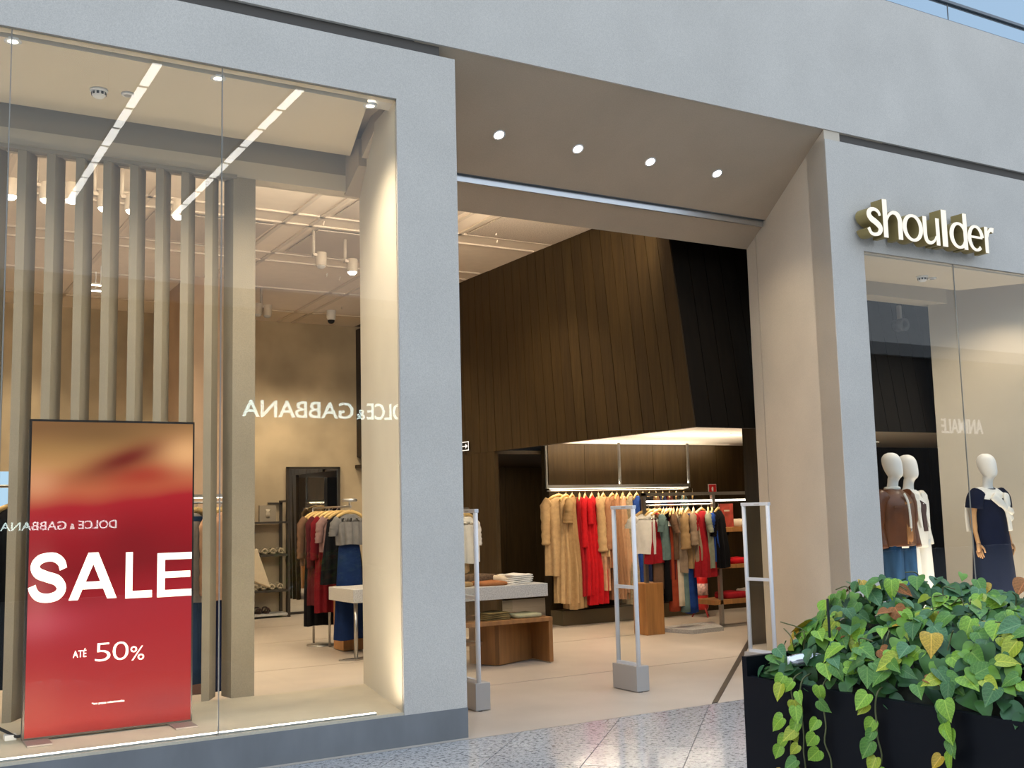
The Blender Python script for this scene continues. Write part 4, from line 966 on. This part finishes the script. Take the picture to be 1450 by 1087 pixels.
t = thing('wall_mirror', 'tall dark framed mirror leaning at the tan back wall', 'mirror', (5.80, 16.76, 0))
MB().box((.03, .03, .02), (.86, .05, 2.28)).build('mirror_glass', mirror_m, t)
for a, b in (((0, .0, 0), (.035, .06, 2.31)), ((.86, .0, 0), (.895, .06, 2.31)), ((0, 0, 2.275), (.895, .06, 2.31)), ((0, 0, 0), (.895, .06, .035))):
    MB().box(a, b).build('frame', mat('bronze_frame', (.06, .05, .04), .4, .5), t)
sh = thing('shoe_shelf', 'bronze wall shelf with four boards left of the mirror', 'shelf', (5.0, 16.42, 0))
bz = mat('bronze_frame', (.06, .05, .04), .4, .5)
for zz in (.03, .385, .925, 1.425): MB().box((-.9, 0, zz), (.72, .40, zz+.03)).build('shelf_board', bz if zz > .1 else stone_t, sh)
MB().box((.69, -.01, 0), (.73, .03, 1.78)).build('post', bz, sh); MB().box((.69, .36, 0), (.73, .40, 1.78)).build('post', bz, sh)
MB().box((.69, 0, 1.75), (.73, .41, 1.78)).build('arm', bz, sh); MB().box((.50, .36, 1.72), (.73, .40, 1.75)).build('arm', bz, sh)
def shoes(label, x, z, m):
    t = thing('sandals', label, 'shoes', (x, 16.50, z))
    for dx in (0, .13):
        q = MB(); rs = []
        for (hh, k) in ((0, .96), (.02, 1), (.03, .97)):
            rs.append([(dx+.045*k*math.cos(a*PI/10)*(1+.15*math.sin(a*PI/10)), .12*k*math.sin(a*PI/10)+.12, hh) for a in range(20)])
        q.rings(rs); o = q.build('sole', m, t)
        MB().tube(catmull([(dx-.045, .05, .03), (dx-.02, .05, .075), (dx+.02, .05, .075), (dx+.045, .05, .03)], 4), .014, 6).build('strap', m, o)
        MB().tube(catmull([(dx-.045, .17, .03), (dx-.03, .17, .085), (dx+.03, .17, .085), (dx+.045, .17, .03)], 4), .012, 6).build('strap', m, o)
sm_ = mat('sandal_cream', (.45, .38, .27), .6); sd_ = mat('sandal_brown', (.06, .03, .02), .5)
shoes('cream sandals on the second shelf, nearest the mirror', 5.50, .955, sm_); shoes('cream sandals on the second shelf, beside the pillar', 5.24, .955, sm_)
shoes('cream sandals on the third shelf, nearest the mirror', 5.48, .415, sm_); shoes('cream sandals on the third shelf, beside the pillar', 5.22, .415, sm_)
shoes('dark brown sandals on the lowest shelf', 5.28, .06, sd_)
t = thing('picture_block', 'square grey picture block on the top shelf left of the mirror', 'picture', (5.40, 16.5, 1.455))
MB().box((-.13, 0, 0), (.13, .06, .25)).build('block', mat('print_grey', (.30, .26, .20), .6), t)
MB().lathe([(.03, 0), (.035, .06), (.02, .09), (.04, .13)], 12, (0, -.004, .06), (1, .15)).build('print', mat('print_light', (.48, .43, .34), .6), t)
t = thing('tote_bag', 'cream tote bag hanging beside the pillar in front of the shelves', 'bag', (4.86, 15.4, .72), .2)
MB().hexa([(-.22, -.05, -.02), (.22, -.05, -.20), (.22, .05, -.20), (-.22, .05, -.02)], [(-.14, -.02, .36), (.02, -.02, .36), (.02, .02, .36), (-.14, .02, .36)]).build('body', C['cream'], t, .01)
MB().tube(catmull([(-.1, 0, .35), (-.08, 0, .55), (-.03, 0, .55), (-.02, 0, .35)], 4), .01, 6).build('handle', C['cream'], t)
tag(MB().tube([(4.70, 15.4, 0), (4.70, 15.4, 1.3), (4.86, 15.4, 1.3)], .012, 8).build('bag_stand', steel), 'thin steel stand that carries the cream tote bag', 'stand')
# ------------------------------------------------------------------ CONTENT2
# ------------------------------------------------------------------ mannequins in the right window
def oval(cx, cy, z, rx, ry, n=32, e=1.0, fold=0, fn=9, ph=0):
    out = []
    for i in range(n):
        a = 2*PI*i/n; c_, s_ = math.cos(a), math.sin(a); k = 1+fold*math.sin(fn*a+ph)
        out.append((cx+math.copysign(abs(c_)**e, c_)*rx*k, cy+math.copysign(abs(s_)**e, s_)*ry*k, z))
    return out
def smooth_rings(keys, k=3, **kw):
    return [oval(cx, cy, z, rx, ry, **kw) for (z, cx, cy, rx, ry) in catmull(keys, k)]
def body_mesh():
    q = MB()
    q.rings(smooth_rings([(.86, 0, 0, .15, .11), (.95, 0, .005, .168, .118), (1.08, 0, 0, .125, .09), (1.24, 0, -.01, .15, .11), (1.33, 0, 0, .165, .095), (1.385, 0, .008, .135, .07), (1.415, 0, .008, .075, .058), (1.44, 0, .005, .056, .054), (1.49, 0, -.004, .050, .052), (1.525, 0, -.018, .050, .062), (1.545, 0, -.035, .050, .074), (1.58, 0, -.030, .063, .090), (1.63, 0, -.016, .074, .100), (1.685, 0, -.004, .079, .103), (1.73, 0, .004, .073, .094), (1.762, 0, .006, .052, .066), (1.778, 0, .006, .022, .028)], 4))
    for s_ in (-1, 1):
        q.tube(catmull([(s_*.085, 0, .90), (s_*.09, -.01, .50), (s_*.09, .01, .10), (s_*.09, 0, .05)], 4), [.085]*4+[.06]*5+[.045]*4, 12)
        q.tube([(s_*.09, .03, .03), (s_*.09, -.08, .03), (s_*.09, -.16, .015)], [.035, .04, .02], 10, .6)
    return q.mesh('body', mann)
BM = body_mesh()
def arm_pts(s, sw=.205, y2=-.03): return catmull([(s*.15, 0, 1.36), (s*sw, .0, 1.29), (s*(sw+.02), .01, 1.08), (s*(sw+.02), y2, .86)], 5)
def hand(q, p, s):
    x, y, z = p
    q.tube([(x, y, z+.02), (x, y-.005, z-.03), (x, y-.01, z-.085)], [.022, .034, .036], 10, .5)
    for k, ln in enumerate((.065, .078, .082, .07)):
        yy = y-.036+.021*k
        q.tube([(x, yy, z-.075), (x-.006*s, yy-.004, z-.075-ln*.55), (x-.022*s, yy-.006, z-.075-ln)], [.0095, .0085, .006], 7)
    q.tube([(x, y-.03, z-.025), (x-.01*s, y-.058, z-.055), (x-.016*s, y-.064, z-.095)], [.012, .010, .007], 7)
def mannequin(label, x, y, rz, arms=None):
    t = thing('mannequin', label, 'mannequin', (x, y, .217), rz)
    link('body', BM, t)
    MB().lathe([(.15, 0), (.15, .01), (.02, .014)], 24, (0, .05, 0)).build('stand_base', steel, t)
    MB().tube([(0, .05, .01), (.04, .05, .6)], .009, 8).build('stand_rod', steel, t)
    return t
leather = mat('brown_leather', (.115, .036, .009), .36, var=.25, vscale=6, bump=.2, bscale=25)
suede = mat('suede_tan', (.30, .13, .04), .9, var=.2, vscale=12)
white_cl = mat('white_cloth', (.80, .77, .70), .85, var=.05, vscale=10)
denim = mat('window_denim', (.02, .065, .14), .85, spec=.1, var=.35, vscale=5, stretch=(3, 3, .6))
navy_cl = mat('navy_dress', (.006, .009, .028), .85, var=.15, vscale=6, spec=.1)
brown_top = mat('brown_knit_top', (.055, .028, .025), .85)
wood_arm = mat('mannequin_wood', (.55, .30, .13), .45, var=.15, vscale=6)
# 1: leather jacket
t = mannequin('mannequin in a brown leather jacket and blue jeans, leftmost in the right window', 8.62, 7.28, 0)
q = MB(); q.rings(smooth_rings([(.88, 0, 0, .205, .15), (.91, 0, 0, .21, .155), (1.0, 0, 0, .21, .15), (1.15, 0, -.01, .205, .15), (1.28, 0, -.01, .205, .145), (1.36, 0, 0, .19, .11), (1.405, 0, .01, .12, .085), (1.425, 0, .012, .085, .075)], 4, fold=.012, fn=7), caps=(True, True))
for s_ in (-1, 1): q.tube(arm_pts(s_, .215), [.085]*4+[.075]*6+[.06]*6, 14)
jk = q.build('leather_jacket', leather, t)
MB().rings([[(-.025+.15*k/10, -.156+.05*(k/10)**3, z) for k in range(11)]+[(.125-.15*k/10, -.150+.05*(1-k/10)**3, z) for k in range(11)] for z in (.90, 1.0, 1.15, 1.30)]).build('suede_front', suede, jk)
MB().tube(catmull([(-.005, -.13, 1.38), (.01, -.158, 1.30), (.02, -.166, 1.15), (.02, -.168, 1.05)], 4), .012, 8).build('white_lining', white_cl, jk)
MB().box((-.17, -.150, 1.245), (-.05, -.138, 1.262)).build('pocket_flap', leather, jk)
MB().tube([(.022, -.17, 1.05), (.022, -.17, 1.02)], .007, 8).build('zip_pull', steel, jk)
MB().tube([(.06*math.cos(a*PI/10), .062*math.sin(a*PI/10)+.008, 1.432) for a in range(21)], .018, 8, cap=False).build('white_collar', white_cl, t)
q = MB()
for s_ in (-1, 1): q.rings([oval(s_*(.092+.01*(1-z)), .0, z, .105-.012*(1-z)*(z > .5)+.015*(z < .4), .115, e=.9, fold=.05, fn=5, ph=s_) for z in (.90, .8, .65, .5, .35, .2, .05)])
q.build('jeans', denim, t)
# 2: white suit
t = mannequin('mannequin in a white jacket, white wide trousers and dark brown top', 9.21, 7.58, .05)
q = MB(); q.rings(smooth_rings([(.84, 0, 0, .19, .14), (1.0, 0, 0, .18, .14), (1.13, 0, 0, .165, .125), (1.28, 0, -.01, .185, .135), (1.36, 0, 0, .18, .105), (1.405, 0, .01, .115, .08), (1.42, 0, .012, .085, .072)], 4, fold=.015, fn=7))
for s_ in (-1, 1): q.tube(arm_pts(s_, .205), [.075]*4+[.065]*6+[.055]*6, 14)
jk = q.build('white_jacket', white_cl, t)
MB().hexa([(.015, -.150, 1.0), (.085, -.140, 1.0), (.085, -.13, 1.0), (.015, -.13, 1.0)], [(-.02, -.150, 1.31), (.085, -.135, 1.27), (.085, -.12, 1.27), (-.02, -.12, 1.31)]).build('brown_top', brown_top, jk)
for s_, x_ in ((-1, -.03), (1, .09)): MB().hexa([(x_-.012, -.156, 1.04), (x_+.012, -.156, 1.04), (x_+.012, -.14, 1.04), (x_-.012, -.14, 1.04)], [(x_-.04, -.11, 1.39), (x_+.02, -.125, 1.37), (x_+.02, -.10, 1.37), (x_-.04, -.09, 1.39)]).build('lapel', white_cl, jk)
q = MB()
for s_ in (-1, 1): q.rings([oval(s_*.09, 0, z, .10+.035*(1-z), .12+.03*(1-z), e=.9, fold=.05, fn=6, ph=s_) for z in (.92, .8, .65, .5, .35, .2, .05)])
q.build('white_trousers', white_cl, t)
# 3: navy dress with a white sweater over the shoulders
t = mannequin('mannequin in a long navy dress with a white sweater tied over its shoulders', 10.09, 7.30, -.05)
q = MB(); q.rings(smooth_rings([(.06, 0, 0, .27, .20), (.3, 0, 0, .255, .19), (.6, 0, 0, .235, .17), (.9, 0, 0, .21, .15), (1.1, 0, 0, .185, .135), (1.26, 0, -.01, .19, .135), (1.35, 0, 0, .185, .11), (1.40, 0, .01, .12, .08), (1.415, 0, .012, .09, .07)], 4, fold=.02, fn=8))
for s_ in (-1, 1): q.tube(arm_pts(s_, .21)[:8], [.085]*3+[.088]*5, 14)
q.build('navy_dress', navy_cl, t)
for s_ in (-1, 1):
    q = MB(); ap = arm_pts(s_, .22, -.03); q.tube(ap[4:], [.036]*4+[.032]*4+[.022]*(len(ap)-12), 12); hand(q, ap[-1], s_); q.build('arm', wood_arm, t)
q = MB()
q.rings([oval(0, .005, 1.33+.02*0, .205, .135, fold=.03), oval(0, .005, 1.37, .20, .125, fold=.03), oval(0, .008, 1.415, .135, .10, fold=.02), oval(0, .008, 1.435, .09, .078)])
sw = MB()
pl_ = [[(x*k, y*k+.008, z+.05*max(0, -y/.13)*(-1)) for x, y, z in rr] for rr, k in ((oval(0, 0, 1.345, .215, .145, fold=.03, fn=7), 1), (oval(0, 0, 1.39, .19, .135, fold=.03, fn=7), 1), (oval(0, 0, 1.425, .13, .11), 1), (oval(0, 0, 1.435, .085, .08), 1))]
sw.rings(pl_, caps=(False, False))
swo = sw.build('white_sweater', white_cl, t)
MB().tube(catmull([(-.10, -.13, 1.34), (-.02, -.165, 1.26), (.05, -.175, 1.19), (.07, -.175, 1.08), (.085, -.17, .98)], 4), [.045]*5+[.035]*6+[.028]*6, 12, .5).build('sweater_sleeve', white_cl, swo)
MB().tube(catmull([(.12, -.12, 1.35), (.08, -.16, 1.26), (.06, -.18, 1.18), (.11, -.175, 1.09)], 4), [.045]*5+[.035]*8, 12, .5).build('sweater_sleeve', white_cl, swo)
MB().tube([(.04, -.185, 1.205), (.075, -.19, 1.18), (.10, -.185, 1.16)], [.03, .036, .03], 10).build('knot', white_cl, swo)
MB().tube(catmull([(-.18, .07, 1.36), (-.22, .10, 1.2), (-.21, .10, .98)], 4), [.04]*4+[.032]*5, 10, .5).build('sweater_sleeve', white_cl, swo)

# ------------------------------------------------------------------ planter with trailing heart leaved plants
pm = mat('black_planter', (.0035, .0045, .0075), .5, spec=.18)
pn = thing('planter_box', 'large black planter box full of green vines in front of the right pilaster', 'planter', (3.46, 3.80, 0))
MB().box((0, -3.2, .0), (.03, .0, .755)).build('side_panel', pm, pn)
MB().box((.97, -3.2, .0), (1.0, .0, .755)).build('side_panel', pm, pn)
MB().box((0, 0, 0), (1.0, .03, .842)).build('end_panel', pm, pn)
MB().box((0, -3.23, 0), (1.0, -3.2, .755)).build('end_panel', pm, pn)
MB().box((-.003, -3.2, .742), (.033, 0, .757)).build('rim', pm, pn)
MB().box((.02, -3.18, 0), (.98, -.02, .02)).build('bottom', pm, pn)
def hfun(x, y):
    a = max(0, min(1, (3.93-y)/.34)); a = a*a*(3-2*a)
    b = max(0, min(1, (x-3.40)/.46)); b = b**.8
    c_ = max(0, min(1, (4.60-x)/.25))
    return .765+.345*a*b*c_+.045*math.sin(7*x+3*y)*b+.03*math.sin(13*y+5*x)*b
soil = MB(); nx, ny = 12, 30
soil.v = [(.03+.94*i/nx, -3.2+3.2*j/ny, max(.70, hfun(3.46+.03+.94*i/nx, .6+3.2*j/ny)-.15) if 0 < i < nx and 0 < j < ny else .70) for j in range(ny+1) for i in range(nx+1)]
soil.f = [(j*(nx+1)+i, j*(nx+1)+i+1, (j+1)*(nx+1)+i+1, (j+1)*(nx+1)+i) for j in range(ny) for i in range(nx)]; soil.sm = [True]*len(soil.f)
soil.build('soil', mat('soil', (.018, .020, .010), .95, var=.5, vscale=30), pn)
def leaf_mesh(name, m, bend, fold):
    half = [(0, -.0), (.12, -.08), (.26, -.09), (.38, .0), (.445, .16), (.445, .36), (.37, .58), (.24, .78), (.10, .95), (0, 1.10)]
    mid = [0, 0, .02, .08, .18, .34, .55, .75, .92, 1.05]
    q = MB()
    def P(x, y): return (x, y, fold*abs(x)*(1-.3*abs(x))-bend*y*y+.02*math.sin(9*y)*abs(x)*2)
    for s_ in (-1, 1):
        vs = [P(s_*x, y) for x, y in half]+[P(s_*x*.5, y*.5+m_*.5) for (x, y), m_ in zip(half, mid)]+[P(0, m_) for m_ in mid]
        n = len(half); fs = []
        for i in range(n-1):
            for k in (0, n):
                f_ = (k+i, k+i+1, k+n+i+1, k+n+i); fs.append(f_ if s_ > 0 else f_[::-1])
        q.add(vs, fs, True)
    return q.mesh(name, m)
def leaf_mat(name, c, rough=.34, vein=True):
    m = mat(name, c, rough, var=.28, vscale=14, spec=.35)
    b = m.node_tree.nodes['Principled BSDF']; n = m.node_tree.nodes; l = m.node_tree.links
    if vein:
        src = b.inputs['Base Color'].links[0].from_socket; t = n.new('ShaderNodeTexCoord'); s_ = n.new('ShaderNodeSeparateXYZ'); l.new(t.outputs['Object'], s_.inputs[0])
        ab = n.new('ShaderNodeMath'); ab.operation = 'ABSOLUTE'; l.new(s_.outputs[0], ab.inputs[0])
        # side veins: stripes along y - |x|
        sb = n.new('ShaderNodeMath'); sb.operation = 'SUBTRACT'; l.new(s_.outputs[1], sb.inputs[0]); l.new(ab.outputs[0], sb.inputs[1])
        mu = n.new('ShaderNodeMath'); mu.operation = 'MULTIPLY'; mu.inputs[1].default_value = 28; l.new(sb.outputs[0], mu.inputs[0])
        sn = n.new('ShaderNodeMath'); sn.operation = 'SINE'; l.new(mu.outputs[0], sn.inputs[0])
        r1 = n.new('ShaderNodeMapRange'); r1.inputs[1].default_value = .75; r1.inputs[2].default_value = 1; r1.inputs[3].default_value = 0; r1.inputs[4].default_value = .28; l.new(sn.outputs[0], r1.inputs[0])
        r0 = n.new('ShaderNodeMapRange'); r0.inputs[1].default_value = .012; r0.inputs[2].default_value = .04; r0.inputs[3].default_value = .6; r0.inputs[4].default_value = 0; l.new(ab.outputs[0], r0.inputs[0])
        mxx = n.new('ShaderNodeMath'); mxx.operation = 'MAXIMUM'; l.new(r0.outputs[0], mxx.inputs[0]); l.new(r1.outputs[0], mxx.inputs[1])
        mx = n.new('ShaderNodeMix'); mx.data_type = 'RGBA'; l.new(mxx.outputs[0], mx.inputs[0]); l.new(src, mx.inputs[6]); mx.inputs[7].default_value = (min(1, c[0]*2.2+.05), min(1, c[1]*1.7+.04), min(1, c[2]*1.8+.02), 1)
        l.new(mx.outputs[2], b.inputs['Base Color'])
    return m
LC = [leaf_mat('leaf_green', (.10, .235, .04)), leaf_mat('leaf_dark', (.055, .150, .042)), leaf_mat('leaf_bright', (.22, .40, .04)), leaf_mat('leaf_lime', (.36, .43, .04)), leaf_mat('leaf_yellow', (.50, .32, .03)), leaf_mat('leaf_brown', (.30, .12, .035), .7), leaf_mat('leaf_bluish', (.085, .205, .08))]
LM = [[leaf_mesh('leaf', m, b, f_) for b, f_ in ((.22, .28), (.42, .15), (.10, .40))] for m in LC]
W = [30, 24, 22, 8, 5, 3.5, 15]
L_R = random.Random(5)
def leaf_matrix(p, nrm, tip, size):
    n = Vector(nrm).normalized(); t = Vector(tip); t = (t-n*t.dot(n)).normalized(); x = t.cross(n)
    M = Matrix((x, t, n)).transposed().to_4x4()
    sx__ = size*L_R.uniform(.85, 1.1)
    return Matrix.Translation(p) @ M @ Matrix.Diagonal((sx__, size, size, 1))
def rand_leaf(x, y, dz=0):
    z = hfun(x, y); e = .02
    gx = (hfun(x+e, y)-hfun(x-e, y))/(2*e); gy = (hfun(x, y+e)-hfun(x, y-e))/(2*e)
    n = Vector((-gx, -gy, 1)).normalized()
    n = (n+Vector((-.35, -.30, .35))+Vector((L_R.gauss(0, .38), L_R.gauss(0, .38), L_R.gauss(0, .28)))).normalized()
    near = max(.35, min(1, (x-3.46)/.12))
    tip = Vector((-.55*near-.05, -.35-.3*(1-near), -.75*near+.25*(1-near)))+Vector((L_R.gauss(0, .55), L_R.gauss(0, .55), L_R.gauss(0, .3)))
    return (x, y, z+dz), n, tip
inv = Matrix.Translation((-3.46, -3.80, 0))
cnt = 0
def put_leaf(p, n, tip, size, ci=None):
    global cnt
    ci = L_R.choices(range(7), W)[0] if ci is None else ci
    o = link('leaf', L_R.choice(LM[ci]), pn); o.matrix_local = inv @ leaf_matrix(p, n, tip, size); cnt += 1
for k in range(250):
    u = k/250
    y = 2.15+1.60*((k*.61803398) % 1); x = 3.468+.60*L_R.random()**1.15
    if L_R.random() < .12: x = L_R.uniform(4.0, 4.3)
    if 3.40 < y < 3.64 and x < 3.60: x += .2
    p, n, tip = rand_leaf(x, y, L_R.uniform(-.02, .035)); put_leaf(p, n, tip, L_R.uniform(.058, .098))
# the remaining foliage, too dense to count
def mass(ms, N, name, sz, dz, xr=(3.48, 4.5), yr=(.65, 3.76)):
    me_src = [ms]; q = MB()
    for k in range(N):
        x = L_R.uniform(*xr); y = L_R.uniform(*yr)
        p, n, tip = rand_leaf(x, y, L_R.uniform(*dz)); M = inv @ leaf_matrix(p, n, tip, L_R.uniform(*sz))
        b = len(q.v); q.v += [tuple(M @ v.co) for v in ms.vertices]
        for pl in ms.polygons: q.f.append(tuple(b+i for i in pl.vertices)); q.sm.append(True)
    me = bpy.data.meshes.new(name); me.from_pydata(q.v, [], q.f); me.polygons.foreach_set('use_smooth', q.sm); me.materials.append(ms.materials[0])
    o = link(name, me, pn); o['kind'] = 'stuff'
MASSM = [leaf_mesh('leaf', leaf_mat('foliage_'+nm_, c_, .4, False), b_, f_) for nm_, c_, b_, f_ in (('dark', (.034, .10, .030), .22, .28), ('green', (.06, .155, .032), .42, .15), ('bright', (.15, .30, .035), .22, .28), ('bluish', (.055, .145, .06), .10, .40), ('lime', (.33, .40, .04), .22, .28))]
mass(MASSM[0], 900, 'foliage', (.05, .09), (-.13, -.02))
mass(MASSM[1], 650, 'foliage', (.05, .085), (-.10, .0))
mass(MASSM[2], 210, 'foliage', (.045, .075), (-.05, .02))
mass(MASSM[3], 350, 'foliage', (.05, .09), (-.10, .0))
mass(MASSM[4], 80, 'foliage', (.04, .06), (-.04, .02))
# trailing vines over the front
stem_m = mat('vine_stem', (.12, .13, .045), .6)
def vine(y0, zend, drift, n_leaf, seed):
    rr = random.Random(seed); pts = [(3.52, y0+.02, .80), (3.45, y0, .785), (3.43, y0, .73)]
    z = .73; y = y0
    while z > zend:
        z -= .06; y += drift*.06+rr.uniform(-.018, .018); pts.append((3.432+rr.uniform(-.008, .006), y, z))
    pp = catmull(pts, 3)
    o = MB().tube([(a-3.46, b-3.80, c) for a, b, c in pp], .0035, 6).build('vine', stem_m, pn)
    for k in range(n_leaf):
        a = pp[int((.10+.88*(k+.5)/n_leaf)*(len(pp)-1))]; s_ = rr.choice((-1, 1))
        p = (3.425-rr.uniform(0, .03), a[1]+s_*rr.uniform(.005, .03), a[2]+.01)
        n = Vector((-1, -.35+rr.gauss(0, .35), .35+rr.gauss(0, .25))); tip = Vector((-.2, s_*.55+rr.gauss(0, .3), -1))
        put_leaf(p, n, tip, rr.uniform(.05, .075), rr.choices((2, 0, 3, 4), (55, 28, 12, 5))[0])
vine(3.50, .36, .10, 11, 1); vine(3.45, .30, -.1, 10, 2); vine(3.33, .28, .0, 8, 3); vine(3.05, .30, .06, 11, 4); vine(2.72, .55, -.1, 8, 5)
q = MB()
for k in range(26):
    x = L_R.uniform(3.55, 4.1); y = L_R.uniform(2.2, 3.8); z = hfun(x, y)
    q.tube(catmull([(x-3.46, y-3.80, z-.08), (x-3.46+L_R.uniform(-.04, .04), y-3.80+L_R.uniform(-.04, .04), z+.02), (x-3.46+L_R.uniform(-.09, .05), y-3.80+L_R.uniform(-.09, .09), z+L_R.uniform(-.02, .07))], 4), .0028, 5)
o = q.build('stems', stem_m, pn); o['kind'] = 'stuff'
t = thing('garden_light', 'silver capsule shaped garden light lying among the leaves at the planter corner', 'light', (3.545, 3.52, .845), -.7)
MB().tube(catmull([(-.075, 0, 0), (-.06, 0, 0), (0, 0, .008), (.06, 0, .006), (.085, 0, .004)], 4), [.012]+[.024]*4+[.028]*8+[.022]*4, 14).build('body', mat('silver', (.75, .76, .78), .2, .9), t)
MB().tube([(-.078, 0, 0), (-.066, 0, 0)], .020, 14).build('lens', white_p, t)
t = thing('plant_guard', 'small clear pane with a dark edge standing in the foliage', 'pane', (3.62, 3.44, .90), -.5)
MB().box((0, 0, 0), (.20, .006, .205)).build('pane', acrylic, t)
MB().box((-.008, -.003, -.1), (0, .009, .21)).build('edge_post', mat('guard_edge', (.02, .03, .03), .4), t)
